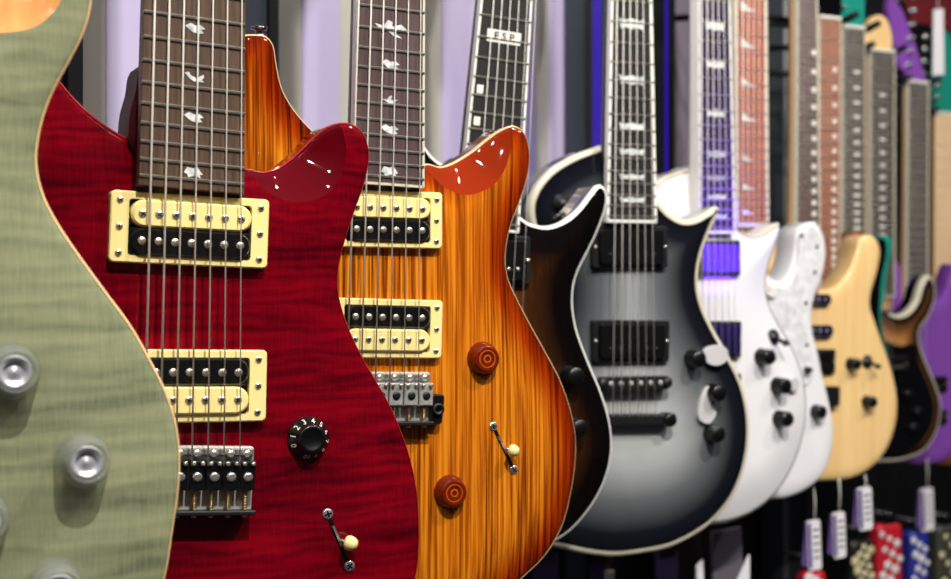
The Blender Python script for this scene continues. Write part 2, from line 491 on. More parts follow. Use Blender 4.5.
        s.nut = nut
        if head:
            # headstock outline in units of metres: along neck (up) and across
            o = l.lerp(r, .5)+ax*.004; poly = [tuple(o+rt*x+ax*z) for x, z in head]
            hb = MB(); hb.prism(resample(catmull(poly), .006), fy+.016, fy+.002, .0008)
            hd = hb.build('headstock', head_mat, s.root)
            for k in range(tuners):
                side = -1 if (tuners == 6 and rev == 2 and k >= 3) else 1
                if rev == 2: x = -.024 if k < 3 else .024; z = .04+.045*(k % 3)
                else: x = -.028+.012*(k/5); z = .03+.027*k
                p = o+rt*x+ax*z
                tb = MB(); tb.lathe(p.x, p.y, [(.005, fy+.002), (.005, fy-.001), (.003, fy-.001), (.003, fy-.008), (.0035, fy-.011), (.0, fy-.012)], 12)
                q = o+rt*(x+(.03 if (rev == 2 and k >= 3) else -.024 if rev == 2 else -.022))+ax*z
                tb.tube([(p.x, fy+.02, p.y), (q.x, fy+.02, q.y)], .002, 6)
                tb.lathe(q.x, q.y, [(.0, fy+.016), (.006, fy+.017), (.0075, fy+.02), (.006, fy+.024), (.0, fy+.025)], 10)
                tb.build('tuning_peg', tmat or M['chrome'], hd)
    def strings(s, n, bpx, by=-.0165, spread=.86, r=(.00074, .00036), gap=-.0155):
        l, r1 = s.e(s.nut)
        for k in range(n):
            px, py = bpx[k] if isinstance(bpx[0], (tuple, list)) else bpx
            a = Vector(s.L(px, py, by)); f = (.5-spread/2)+spread*k/(n-1); q = l.lerp(r1, f)
            rr = r[0]+(r[1]-r[0])*k/(n-1)
            b = MB(); b.tube([(a.x, by, a.y), (q.x, gap, q.y)], rr, 8); b.build('string', M['string'], s.root)
    def inlay(s, n, poly, mat=None, off=0., flip=False):
        """n: fret number (centre between frets n-1 and n); poly in metres (across, along)"""
        q = (s.fpos(n)+s.fpos(n-1))/2 if isinstance(n, int) else n
        l, r = s.e(q); c = l.lerp(r, .5)
        b = MB(); b.prism([tuple(c+s.rt*(x+off)+s.ax*z) for x, z in poly], s.fy+.0002, s.fy-.0004)
        return b.build('inlay', mat or M['pearl'], s.fb)

    # ---- hardware
    def screw(s, x, z, y, r, parent, mat=None, slot=True, name='screw', ang=.7):
        b = MB(); b.lathe(x, z, [(r, y+.002), (r, y-.0003), (r*.75, y-.0009), (.0, y-.0011)], 14)
        if slot:
            c, sn = math.cos(ang), math.sin(ang)
            for (cc, ss) in ((c, sn), (-sn, c)):
                b.prism([(x+cc*r*.65-ss*r*.13, z+ss*r*.65+cc*r*.13), (x-cc*r*.65-ss*r*.13, z-ss*r*.65+cc*r*.13),
                         (x-cc*r*.65+ss*r*.13, z-ss*r*.65-cc*r*.13), (x+cc*r*.65+ss*r*.13, z+ss*r*.65-cc*r*.13)], y, y-.00115, 0, False, 1)
        return b.build(name, [mat or M['nickel'], M['blackplastic']], parent)
    def humbucker(s, q, npole, cream_top=True, two=True, sc=6):
        cx, cz, an, w, h = s.quad(q, -.006)
        ring = MB(); mx, mz = w*.112, h*.105
        ring.frame(xf(rrect(w, h, .003), cx, cz, an), xf(rrect(w-2*mx, h-2*mz, .002), cx, cz, an), .012, -.006, .0008)
        pk = ring.build('pickup', M['cream'], s.root)
        b = MB(); b.prism(xf(rrect(w-2*mx+.001, h-2*mz+.001, .001), cx, cz, an), .01, -.001); b.build('cavity_floor', M['blackplastic'], pk)
        cw, ch = w-2*mx-.0015, (h-2*mz)*.5-.0006
        for k, top in enumerate((1, -1)):
            crm = (top == 1) == cream_top
            oz = top*(ch/2+.0003)
            p = xf([(a, c+oz) for a, c in rrect(cw, ch, ch*.5 if crm else ch*.5, 8)], cx, cz, an)
            b = MB(); b.prism(p, .008, -.0085, .0012); cb = b.build('coil', M['cream'] if crm else M['blackplastic'], pk)
            if not crm:  # squared black baseplate edge behind the dark coil
                b = MB(); b.prism(xf([(a, c+oz) for a, c in rrect(cw, ch, .0015)], cx, cz, an), .008, -.0065, .0006); b.build('coil_shroud', M['blackplastic'], cb)
            sp = .0098*(w/ (.105 if npole == 7 else .0935))
            sp = (cw-ch)/(npole-1)*1.045
            for i in range(npole):
                a = (i-(npole-1)/2)*sp; (x, z), = xf([(a, oz-top*ch*.02)], cx, cz, an)
                s.screw(x, z, -.0085, .0026, cb, slot=crm, name='pole_screw', ang=random.random()*1.5)
        for sx in (-1, 1):
            for k in (-1, 0, 1):
                (x, z), = xf([(sx*(w/2-mx*.5), k*h*.37)], cx, cz, an)
                s.screw(x, z, -.006, .0022, pk, name='mounting_screw', ang=random.random()*1.5)
        return pk
    def blackpickup(s, q, mat=None, ring=True, y=-.006, npole=6, poles=False, pm=None):
        mat = mat or M['blackplastic']
        cx, cz, an, w, h = s.quad(q, y)
        b = MB()
        if ring:
            b.frame(xf(rrect(w, h, .003), cx, cz, an), xf(rrect(w*.86, h*.84, .002), cx, cz, an), .012, y, .0012)
            pk = b.build('pickup', M['blackmatte'], s.root)
            b = MB(); b.prism(xf(rrect(w*.85, h*.82, .003), cx, cz, an), .01, y-.004, .0012); cv = b.build('cover', mat, pk)
            for sx in (-1, 1):
                (x, z), = xf([(sx*w*.465, 0)], cx, cz, an); s.screw(x, z, y, .0018, pk, name='mounting_screw', slot=False)
            if poles:
                for i in range(npole):
                    (x, z), = xf([((i-2.5)*w*.118, -h*.18)], cx, cz, an); s.screw(x, z, y-.004, .0018, pk, pm, slot=False, name='pole_screw')
        else:
            b.prism(xf(rrect(w, h, min(w, h)*.45, 6), cx, cz, an), .008, y-.002, .0012); pk = b.build('pickup', mat, s.root)
            for i in range(npole):
                (x, z), = xf([((i-2.5)*w*.14, 0)], cx, cz, an); s.screw(x, z, y-.002, .0022, pk, slot=False, name='pole_screw')
        return pk
    def knob(s, px, py, kind='speed', r=.0125, hgt=.015, top=0.):
        x, z = s.L(px, py, top-hgt*.6); y = top+.001
        b = MB()
        if kind == 'clear':
            b.lathe(x, z, [(r*.64, y), (r, y), (r, y-.0018), (r*.90, y-hgt*.5), (r*.80, y-hgt*.90), (r*.76, y-hgt*.97), (r*.68, y-hgt), (r*.62, y-hgt*.97), (r*.60, y-hgt*.86), (r*.64, y)], 48)
            k = b.build('knob', M['clear'], s.root); k['label'] = 'clear acrylic bell knob'
            c = MB(); c.lathe(x, z, [(r*.60, y-.0012), (r*.59, y-hgt*.80), (r*.55, y-hgt*.88), (r*.44, y-hgt*.86), (r*.36, y-hgt*.72), (r*.20, y-hgt*.74), (r*.10, y-hgt*.80), (0, y-hgt*.82)], 32); c.build('insert', M['insert'], k)
            c = MB(); c.lathe(x, z, [(r*.4, y+.002), (r*.4, y+.0003), (r*.0, y+.0002)], 20); c.build('shaft_nut', M['chrome'], k)
        elif kind == 'speed':
            b.lathe(x, z, [(r, y), (r, y-.002), (r*.96, y-.003), (r*.66, y-hgt*.72), (r*.63, y-hgt*.95), (r*.60, y-hgt), (r*.48, y-hgt), (r*.42, y-hgt*.93), (0, y-hgt*.92)], 48)
            k = b.build('knob', M['blackplastic'], s.root); k['label'] = 'black knob with white numerals'
            t = MB()
            for i in range(11):
                vs, fs = font_mesh(str(i), .0050)
                ang = math.radians(200-i*30); rm = r*.815
                tx, tz = math.cos(ang), math.sin(ang)
                yy = y-.003-(hgt*.72-.003)*.5-.0009
                ra = math.radians(200-i*30-90); c, sn = math.cos(ra), math.sin(ra)
                out = []
                for a, d in vs:
                    rr = rm+d*.8; # follow the sloping skirt
                    yv = y-.003-(hgt*.72-.003)*(.96-rr/r)/.30-.0004
                    bx = x+tx*rr-(-tz)*(-a) ; bz = z+tz*rr+(-tx)*(a)*1.0
                    bx = x+tx*rr+tz*a; bz = z+tz*rr-tx*a
                    out.append((bx, yv, bz))
                t.add(out, fs)
            t.build('numerals', M['plasticwhite'], k, recalc=False)
        elif kind == 'amber':
            b.lathe(x, z, [(r, y), (r*1.0, y-.0015), (r*.9, y-hgt*.5), (r*.8, y-hgt*.85), (r*.72, y-hgt), (r*.6, y-hgt), (r*.5, y-hgt*.95), (.0, y-hgt*.94)], 40)
            k = b.build('knob', M['ambertop'], s.root); k['label'] = 'amber bell knob'
            for rr, w in ((r*.52, .0007), (r*.24, .0010)):
                c = MB(); yq = y-hgt*.955; c.lathe(x, z, [(rr, yq+.001), (rr, yq-.0003), (rr-w, yq-.0004), (rr-w, yq+.001)], 32); c.build('ring', M['gold'], k)
        else:
            b.lathe(x, z, [(r, y), (r, y-.003), (r*.92, y-.004), (r*.9, y-hgt*.92), (r*.8, y-hgt), (0, y-hgt)], 24)
            k = b.build('knob', M['chrome'] if kind == 'chrome' else M['blackplastic'], s.root)
        return k
    def blade(s, p0, p1, tip, scale=1.):
        """slot with two screws and a cream lever tip"""
        a = Vector(s.L(*p0, 0)); c = Vector(s.L(*p1, 0)); d = (c-a).normalized(); nn = Vector((-d.y, d.x))
        y = s.surf(*((a+c)/2))
        b = MB(); w = .0014*scale
        b.prism([tuple(a+nn*w), tuple(c+nn*w), tuple(c-nn*w), tuple(a-nn*w)], y+.003, y-.0006, .0003)
        sw = b.build('selector_switch', M['blackplastic'], s.root)
        e = .0042*scale
        for q, an in ((a-d*.0015, .3), (c+d*.0015, .9)): s.screw(q.x, q.y, y-.0002, .0036*scale, sw, M['chrome'], name='screw', ang=an)
        mid = (a+c)/2
        b = MB(); b.prism([tuple(mid-d*.010+nn*.0007), tuple(mid+d*.004+nn*.0007), tuple(mid+d*.004-nn*.0007), tuple(mid-d*.010-nn*.0007)], y, y-.0016); b.build('contact_strip', M['chrome'], sw)
        tx, tz = s.L(*tip, -.012); base = mid
        b = MB(); pts = [(base.x, y, base.y), (base.x+(tx-base.x)*.5, y-.006, base.y+(tz-base.y)*.5)]
        b.tube(pts, .0013, 8); b.build('lever', M['chrome'], sw)
        b = MB(); q0 = Vector(pts[1]); q1 = Vector((tx, y-.0105, tz)); dd = (q1-q0)
        b.tube([q0-dd*.1, q0, q0+dd*.35, q0+dd*.75, q0+dd*1.05, q0+dd*1.2], [.0024, .0046, .0050, .0044, .0034, .0010], 16); t = b.build('switch_tip', M['cream'], sw)
        return sw
    def surf(s, x, z):
        P = np.array([[x, z]]); return float(s.height(P, seg_dist(P, s.ol))[0])
    def toggle(s, px, py, tipmat=None):
        x, z = s.L(px, py, -.004); y = s.surf(x, z)
        b = MB(); b.lathe(x, z, [(.0105, y+.002), (.0105, y-.001), (.006, y-.002), (.006, y-.005), (0, y-.006)], 20); t = b.build('toggle_switch', M['blackmatte'], s.root)
        b = MB(); b.tube([(x, y-.004, z), (x+.004, y-.018, z-.006)], [.0022, .003], 10); b.build('switch_tip', tipmat or M['blackplastic'], t)
        b = MB(); b.lathe(x+.004, z-.006, [(.0, y-.014), (.0035, y-.015), (.0042, y-.019), (.003, y-.0225), (0, y-.0235)], 12); b.build('lever_cap', tipmat or M['blackplastic'], t)
    def strap_button(s, px, py, y=.02, ang=90):
        x, z = s.L(px, py, y); c, sn = math.cos(math.radians(ang)), math.sin(math.radians(ang))
        b = MB(); b.tube([(x-c*.004, y, z-sn*.004), (x+c*.001, y, z+sn*.001), (x+c*.002, y, z+sn*.002), (x+c*.004, y, z+sn*.004), (x+c*.005, y, z+sn*.005), (x+c*.007, y, z+sn*.007)], [.006, .006, .003, .003, .0062, .0058], 16)
        b.build('strap_button', M['darkchrome'], s.root)

HEAD6 = [(-.022, 0), (-.03, .02), (-.042, .03), (-.036, .10), (-.024, .175), (-.008, .20), (.01, .185), (.02, .14), (.026, .08), (.026, .03), (.022, 0)]
HEAD33 = [(-.022, 0), (-.03, .02), (-.041, .05), (-.037, .15), (-.03, .18), (0, .17), (.03, .18), (.037, .15), (.041, .05), (.03, .02), (.022, 0)]

BIRDS = [
 [(-11, 2), (-5, 1), (-2, 5), (1, 4), (1, 1), (7, 3), (11, 0), (6, -1), (3, -3), (8, -6), (2, -5), (-2, -2), (-7, -2)],
 [(-9, 3), (-5, 4), (-3, 1), (2, -1), (8, 3), (9, 1), (7, -2), (9, -4), (5, -4), (0, -4), (-4, -2), (-6, 0)],
 [(-9, 1), (-3, 0), (0, 4), (2, 4), (1, 0), (8, 1), (4, -2), (7, -5), (1, -4), (-3, -2)],
 [(-9, 2), (-4, 5), (0, 3), (5, 4), (9, 1), (5, 0), (8, -3), (3, -4), (-2, -3), (-5, -1)],
 [(-8, -1), (-5, 4), (0, 3), (4, 5), (9, -2), (6, -2), (7, -5), (2, -3), (-4, -5), (-5, -2)],
]
def bird(i, k=.001): return [(x*k, z*k) for x, z in BIRDS[i % 5]]

def tremolo(g, x0, x1, n, ytop, ybot, saddle_mat, arm=None, springs=True):
    """vibrato bridge: chrome plate with turned-up front lip, saddles, springs and screws"""
    cx, cz, an, w, h = g.quad([(x0, ytop), (x1, ytop), (x1, ybot), (x0, ybot)], -.004)
    b = MB(); b.prism(xf(rrect(w, h, .002), cx, cz, an), .003, -.004, .001); br = b.build('bridge', M['satin'], g.root)
    T = lambda a, c: xf([(a, c)], cx, cz, an)[0]
    b = MB(); b.prism(xf([(-w/2+.001, h/2-.001), (w/2-.001, h/2-.001), (w/2-.001, h*.36), (-w/2+.001, h*.36)], cx, cz, an), -.003, -.0065, .0008); b.build('front_lip', M['chrome'], br)
    b = MB(); b.prism(xf([(-w/2, -h/2+.0022), (w/2, -h/2+.0022), (w/2, -h/2-.0006), (-w/2, -h/2-.0006)], cx, cz, an), -.003, -.013, .0006); b.build('rear_lip', M['blackmatte'] if springs else M['chrome'], br)
    sw = w/n*.985
    for k in range(n):
        a = (k-(n-1)/2)*w/n*.985
        p = [(a-sw*.46, h*.30), (a+sw*.46, h*.30), (a+sw*.46, -h*.14), (a-sw*.46, -h*.14)]
        b = MB(); b.prism(xf(p, cx, cz, an), -.004, -.0125, .0008); sd = b.build('saddle', saddle_mat, br)
        x, z = T(a, h*.06); b = MB(); b.lathe(x, z, [(.0030, -.0115), (.0030, -.0132), (.0015, -.0138), (0, -.0134)], 16); b.build('string_seat', M['chrome'] if springs and saddle_mat is M['blackplastic'] else M['blackmatte'], sd)
        for q in (-1, 1):
            x, z = T(a+q*sw*.26, h*.26); b = MB(); b.lathe(x, z, [(.0013, -.012), (.0013, -.0145), (.0006, -.0147), (0, -.0143)], 10); b.build('height_screw', M['nickel'], sd)
        x, z = T(a, h*.40); b = MB(); b.lathe(x, z, [(.0028, -.006), (.0028, -.0078), (.002, -.0092), (0, -.0094)], 16); b.build('plate_screw', M['nickel'], br)
        if springs:
            pts = []
            for i in range(49):
                t = i/48; ph = t*2*PI*8; x, z = T(a+.0016*math.cos(ph), -h*.14-(h*.30)*t); pts.append((x, -.0085+.0016*math.sin(ph), z))
            b = MB(); b.tube(pts, .0004, 5); b.build('spring', M['brass'], sd)
        x, z = T(a, -h/2); x2, z2 = T(a, -h*.14)
        b = MB(); b.tube([(x2, -.0085, z2), (x, -.0085, z)], .0008, 8); b.build('intonation_screw', M['nickel'], sd)
        x3, z3 = T(a, -h/2-.0022)
        b = MB(); b.tube([(x, -.0085, z), (x3, -.0085, z3)], [.0021, .0016], 12); b.build('screw_head', M['nickel'], sd)
    if arm:
        ax_, az, aan, aw, ah = g.quad(arm, -.006)
        b = MB(); b.prism(xf(rrect(aw, ah, .003), ax_, az, aan), .001, -.008, .0012); ab = b.build('arm_socket', M['blackplastic'], br)
        b = MB(); b.lathe(ax_, az, [(.0045, -.006), (.0045, -.0105), (.0025, -.0105), (.0025, -.007), (0, -.007)], 20); b.build('collar', M['blackmatte'], ab)
    return br

# ============================ 1. grey-green guitar
g = Guitar('grey-green flame-top electric guitar with clear knobs, nearest and cut off by the left edge', -40, 330, .75, 25)
OUT = [(42, -24), (58, -40), (74, -50), (88, -44), (92, -15), (89, 14), (82, 36), (70, 60), (59, 80), (50, 98), (42, 121), (37, 147), (36.5, 165), (40, 185), (48, 206), (65, 235), (102, 287), (130, 325),
       (150, 360), (167, 395), (176, 425), (179.5, 457), (178, 490), (173, 525), (164, 579), (148, 625), (115, 675), (60, 715), (-40, 740), (-180, 720), (-280, 650), (-320, 560), (-310, 470), (-270, 400), (-220, 330),
       (-195, 270), (-195, 210), (-215, 150), (-240, 80), (-250, 20), (-235, -30), (-205, -50), (-175, -30), (-150, 10), (-120, 40), (-60, 32), (-20, 8), (6, -4), (26, -12)]
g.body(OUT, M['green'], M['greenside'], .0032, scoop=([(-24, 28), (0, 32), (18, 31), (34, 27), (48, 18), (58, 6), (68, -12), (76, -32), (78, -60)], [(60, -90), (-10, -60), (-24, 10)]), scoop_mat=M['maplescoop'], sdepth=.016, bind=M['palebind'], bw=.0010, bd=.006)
g.neck((-125, 12), (-18, 18), (-122, -150), (-20, -150), .635, 24, M['rosewood'], M['neckdark'], head=HEAD33, head_mat=M['neckdark'])
g.humbucker([(-155, 25), (10, 35), (10, 105), (-155, 100)][0:0] or [(-165, 40), (-20, 45), (-20, 118), (-165, 118)], 6)
g.humbucker([(-165, 215), (-22, 215), (-22, 290), (-165, 293)], 6, False)
tremolo(g, -152, -38, 6, 325, 395, M['steelgrey'])
g.strings(6, [(-143+19*k, 345) for k in range(6)])
for p in ((14, 372), (86, 462), (-17, 521), (58, 590)): g.knob(*p, kind='clear', r=.0146, hgt=.018, top=.0)

# ============================ 2. red seven-string
g = Guitar('cherry red flame-top seven-string electric guitar with cream pickup rings and black numbered knob', 190, 330, .915, 25)
OUT = [(137, 143), (120, 135), (100, 122), (77, 102), (62, 85), (52, 73), (40, 70), (26, 82), (14, 110), (10, 150), (14, 200), (26, 250), (30, 300), (14, 350), (-20, 400), (-50, 460), (-62, 530), (-50, 600), (-10, 660),
       (60, 705), (160, 725), (260, 715), (335, 685), (382, 645), (405, 610), (415, 577), (418.5, 540), (418, 515), (416, 490), (410, 460), (402, 435), (390, 407), (375, 380), (360, 354), (346, 323), (338.5, 297), (337, 280),
       (339.5, 260), (346, 235), (355, 208), (363, 186), (367.5, 166), (368, 150), (363, 134), (353, 125), (340, 123), (325, 128), (312, 138), (298, 152), (281, 166), (263, 172), (247, 169), (225, 170), (150, 160)]
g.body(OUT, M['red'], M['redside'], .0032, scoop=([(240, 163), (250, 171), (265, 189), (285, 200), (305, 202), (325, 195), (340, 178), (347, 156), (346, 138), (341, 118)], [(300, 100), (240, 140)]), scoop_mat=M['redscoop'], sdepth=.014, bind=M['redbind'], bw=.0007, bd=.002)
g.neck((139, 175), (244.5, 184.5), (144, 0), (245.5, 0), .664, 24, M['rosewood'], M['neckdark'], head=HEAD33, head_mat=M['neckdark'])
b = MB(); b.prism(resample(catmull([g.L(x, y, .01) for x, y in ((150, 62), (138, 68), (133, 92), (128, 110), (126, 128), (127, 146), (140, 158), (165, 160), (175, 110), (170, 70))]), .004), .034, -.002, .004)
b.build('neck_heel', M['heel'], g.root)
for i, (n, py) in enumerate(((24, 172), (21, 118), (19, 77), (17, 29))):
    _, z = g.L(194, py, -.012); q = (Vector(g.L(194, py, -.012))-g.c0).dot(g.ax)
    g.inlay(float(q), bird((4, 3, 1, 3)[i], .00068))
g.humbucker([(110, 189), (269, 200), (268, 268.5), (110, 262)], 7)
g.humbucker([(106, 349), (267, 350.5), (266.5, 421), (106, 424)], 7, False)
tremolo(g, 132, 253, 7, 446, 513, M['blackplastic'])
g.strings(7, [(144+16*k, 466) for k in range(7)], by=-.0145)
g.knob(311, 439, 'speed', .0138, .010)
g.blade((328.5, 516), (348.5, 564), (356, 545))

# ============================ 3. amber zebrawood
g = Guitar('amber striped zebrawood electric guitar with two amber knobs, beside the cherry red one', 385, 330, 1.116, 25)
OUT = [(350, 164), (332, 149), (311, 130), (295, 112), (282, 90), (276, 65), (272.5, 45), (266, 37), (255, 35), (242, 36), (228, 46), (216, 75), (210, 115), (212, 165), (222, 215), (226, 265), (216, 315), (192, 370), (168, 430),
       (158, 490), (166, 550), (195, 605), (250, 645), (330, 668), (400, 660), (455, 633), (495, 603), (522, 578), (545, 555), (562, 525), (571, 490), (575, 460), (575, 436), (570, 410), (560, 381), (545, 352), (530, 325), (516, 298), (508, 280),
       (505, 262), (506, 246), (510.5, 225), (518, 205), (525, 185), (529, 165), (528.5, 147), (523, 132), (513, 126), (500, 130), (485, 140), (470, 152), (455, 162), (440, 167), (427, 164), (410, 170), (365, 172)]
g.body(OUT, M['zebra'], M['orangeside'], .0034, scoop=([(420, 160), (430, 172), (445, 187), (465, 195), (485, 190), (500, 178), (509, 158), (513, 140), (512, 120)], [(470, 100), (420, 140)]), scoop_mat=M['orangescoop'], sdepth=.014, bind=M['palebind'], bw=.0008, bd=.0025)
g.neck((353, 174), (424, 179.5), (357, 0), (424.5, 0), .635, 24, M['rosewoodviolet'], M['neckdark'], bind=M['creambind'], bindw=.0014, head=HEAD33, head_mat=M['neckdark'])
for i, py in enumerate((171, 130, 100, 65, 28)):
    q = (Vector(g.L(389, py, -.012))-g.c0).dot(g.ax); g.inlay(float(q), bird((4, 3, 2, 3, 0)[i], .00115 if i == 4 else .0008))
g.humbucker([(333, 189), (443, 192), (442, 249.5), (333, 246)], 6)
g.humbucker([(331, 298), (443, 300), (442, 359), (331, 357)], 6, False)
tremolo(g, 338, 430, 6, 372, 424, M['steelgrey'], arm=[(430, 393), (443, 395), (443, 424), (430, 424)])
g.strings(6, [(346.5+14.4*k, 391) for k in range(6)], by=-.0145)
g.knob(486, 359, 'amber', .0132, .010); g.knob(453, 493, 'amber', .0132, .010)
g.blade((494, 428), (513, 468), (518, 452))
g.strap_button(259, 36, .02, 88)

# ============================ 4. dark brown burst with pointed horn
g = Guitar('black to brown burst guitar with white binding and lettered inlay, right of the zebrawood one', 470, 330, 1.32, 25)
OUT = [(457, 161), (445, 165), (433, 158), (420, 140), (406, 116), (393, 107), (378, 120), (366, 155), (366, 200), (380, 240), (390, 285), (385, 330), (362, 380), (336, 430), (326, 480), (340, 525), (385, 555), (440, 565), (500, 560),
       (540, 548), (557, 540), (570, 531), (587, 512), (600, 491), (608.5, 468), (611.5, 445), (609, 420), (600, 390), (587, 359), (576, 328), (572.5, 305), (573.5, 286), (578, 271), (587, 253), (597, 232), (604.5, 211), (606.5, 197), (603.5, 187.5), (597.5, 185),
       (590, 193), (578, 208.5), (563, 221), (546, 226.5), (528, 223), (518, 216), (500, 205), (468, 155)]
g.body(OUT, M['brownburst'], M['black'], .004, bind=M['whitebind'], bw=.0026, bd=.003, carve=.008)
g.neck((459, 220), (519, 226), (481, 0), (532, 0), .648, 24, M['ebony'], M['neckblack'], bind=M['whitebind'], bindw=.0018, head=HEAD6, head_mat=M['black'])
q12 = (g.fpos(12)+g.fpos(11))/2
q12 = (Vector(g.L(503, 37, -.012))-g.c0).dot(g.ax)
ii = g.inlay(float(q12), rrect(.033, .0112, .0005), M['plasticwhite']); ii['label'] = 'white inlay block with three dark letters'
l, r = g.e(q12); c = l.lerp(r, .5); t = MB(); vs, fs = font_mesh('E S P', .0092, .02)
t.add([(c.x+g.rt.x*a*1.08+g.ax.x*b, g.fy-.0007, c.y+g.rt.y*a*1.08+g.ax.y*b) for a, b in vs], fs); t.build('lettering', M['blackplastic'], ii, recalc=False)
for px, py in ((475.5, 88), (473, 120), (469, 152)):
    q = (Vector(g.L(px, py, -.012))-g.c0).dot(g.ax); l, r = g.e(q); w = (r-l).length
    g.inlay(float(q), rrect(.006, .0075, .0004), M['plasticwhite'], off=-w/2+.0075)
g.blackpickup([(455, 236), (531, 236), (531, 285), (455, 285)], poles=True)
g.blackpickup([(455, 350), (530, 350), (530, 392), (455, 392)], poles=True)
tremolo(g, 455, 525, 6, 400, 440, M['blackplastic'], springs=False)
g.strings(6, [(463+11*k, 415) for k in range(6)], by=-.0145, r=(.00045, .00025))
for p in ((574, 376), (578, 428)): g.knob(*p, kind='black', r=.009, hgt=.016)
g.toggle(548, 470)

# ============================ 5. silver burst single cut
g = Guitar('silver to black burst single-cutaway electric guitar with black pickups and flag inlays', 630, 330, 1.54, 25)
OUT = [(608, 146), (590, 149.5), (569, 158), (549, 171), (535, 188), (529, 204), (530, 222), (538, 245), (549, 272), (550, 300), (536, 340), (508, 385), (486, 430), (480, 475), (498, 517), (530, 540), (565, 549), (590, 554), (613, 556),
       (641, 553), (669, 547), (697, 533), (715, 519), (732, 497), (743, 471), (748.5, 440), (747.5, 410), (740, 380), (726, 352), (712, 327), (702, 305), (698, 288), (698, 271), (702.5, 250), (711, 228), (718.5, 210), (716.5, 206.5), (707, 211.5),
       (693, 219), (680, 219.5), (667, 212), (656, 200), (640, 185)]
g.body(OUT, M['silverburst'], M['black'], .0045, bind=M['creambind'], bw=.0052, bd=.006, line=M['blackplastic'], carve=.007, cw=.07)
g.neck((607, 216), (656.5, 217), (611, 0), (652, 0), .628, 22, M['ebony'], M['neckblack'], bind=M['whitebind'], bindw=.0028, head=HEAD33, head_mat=M['black'])
FLAG = [(-15, 5), (-9, 3), (0, 5), (8, 3), (15, 5), (13, -5), (7, -3), (0, -5), (-8, -3), (-13, -5)]
for py, hh in ((200, .6), (177, .6), (152, .7), (127, .9), (80, 1.0), (24, 1.15)):
    q = (Vector(g.L(632, py, -.012))-g.c0).dot(g.ax); g.inlay(float(q), [(x*.001, z*.0010*hh) for x, z in FLAG])
g.blackpickup([(593, 226), (668, 226), (668, 268), (593, 268)], poles=True, pm=M['blackmatte'])
g.blackpickup([(593, 320), (670, 320), (670, 362), (593, 362)], poles=True, pm=M['blackmatte'])
cx, cz, an, w, h = g.quad([(600, 375), (668, 374), (668, 391), (600, 393)], -.01)
b = MB(); b.prism(xf(rrect(w, h*.8, .003), cx, cz, an), -.004, -.013, .001); br = b.build('bridge', M['blackmatte'], g.root)
for k in range(6):
    x, z = xf([((k-2.5)*w*.145, 0)], cx, cz, an)[0]; g.screw(x, z, -.0135, .0028, br, M['steelgrey'], name='saddle', slot=False)
for sx in (-1, 1):
    x, z = xf([(sx*w*.47, 0)], cx, cz, an)[0]; b = MB(); b.lathe(x, z, [(.0055, .002), (.0055, -.014), (.004, -.0155), (0, -.0155)], 16); b.build('post', M['blackmatte'], br)
cx, cz, an, w, h = g.quad([(598, 412), (672, 412), (672, 427), (598, 428)], -.01)
b = MB(); b.prism(xf(rrect(w*.9, h*.75, .004), cx, cz, an), -.003, -.013, .002); tp = b.build('tailpiece', M['blackmatte'], g.root)
for sx in (-1, 1):
    x, z = xf([(sx*w*.45, 0)], cx, cz, an)[0]; b = MB(); b.lathe(x, z, [(.0075, .002), (.0075, -.015), (.005, -.0165), (0, -.0165)], 18); b.build('post', M['blackplastic'], tp)
g.strings(6, [(613+8.4*k, 417) for k in range(6)], by=-.0145, r=(.0006, .0003))
for p in ((697, 359), (717, 393), (716, 434)):
    g.knob(*p, kind='black', r=.0096, hgt=.017)
for pl in ([(704, 350), (718, 345), (727, 350), (726, 361), (716, 366), (706, 362)], [(702, 395), (708, 386), (713, 390), (711, 403), (716, 412), (709, 424), (699, 420), (698, 410)]):
    poly = [g.L(x, y, -.003) for x, y in pl]; b = MB(); b.prism(resample(catmull(poly), .003), .0, -.0045, .0006); o = b.build('protective_film', M['film'], g.root)
g.toggle(565, 204)

# ============================ 6. white single cut
g = Guitar('white single-cutaway electric guitar with violet-lit fretboard, directly behind the silver burst one', 716, 330, 1.78, 33)
OUT = [(695, 166), (685, 170), (670, 175), (660, 180), (652, 190), (646, 205), (648, 225), (656, 250), (658, 280), (646, 320), (622, 370), (608, 420), (610, 465), (630, 500), (665, 518), (707, 523), (722, 522.5), (750, 513), (775, 493), (792, 466), (802, 436), (805.5, 410),
       (802, 376), (791, 346), (777, 322), (768, 303), (765, 286), (768, 265), (775, 245), (779.5, 229), (778, 223), (772, 226), (762, 233), (750, 235.5), (739, 231), (731, 222), (715, 210), (700, 195)]
g.body(OUT, M['white'], M['white'], .006, bind=M['creambind'], bw=.0022, bd=.004, line=M['darkline'], carve=.012, cw=.06)
g.neck((699, 228), (735, 228), (698, 0), (730, 0), .628, 22, M['ebonyviolet'], M['neckwhite'], bind=M['whitebind'], bindw=.0028, head=HEAD33, head_mat=M['white'])
for py, hh in ((217, .6), (197, .6), (178, .6), (154, .8), (113, 1.0), (64, 1.1), (26, 1.2)):
    q = (Vector(g.L(716, py, -.012))-g.c0).dot(g.ax); g.inlay(float(q), [(x*.001, z*.0010*hh) for x, z in FLAG])
g.blackpickup([(697, 240), (741, 240), (741, 276), (697, 276)], M['purplepickup'])
g.blackpickup([(697, 321), (742, 321), (742, 358), (697, 358)], M['purplepickup'])
cx, cz, an, w, h = g.quad([(694, 372), (740, 372), (740, 384), (694, 384)], -.01)
b = MB(); b.prism(xf(rrect(w, h*.8, .003), cx, cz, an), 0, -.013, .001); b.build('bridge', M['blackmatte'], g.root)
g.strings(6, [(702+6.8*k, 378) for k in range(6)], r=(.0006, .0003))
for p in ((767, 357), (783, 386), (785, 419)): g.knob(*p, kind='black', r=.0105, hgt=.019)
g.toggle(778, 338)
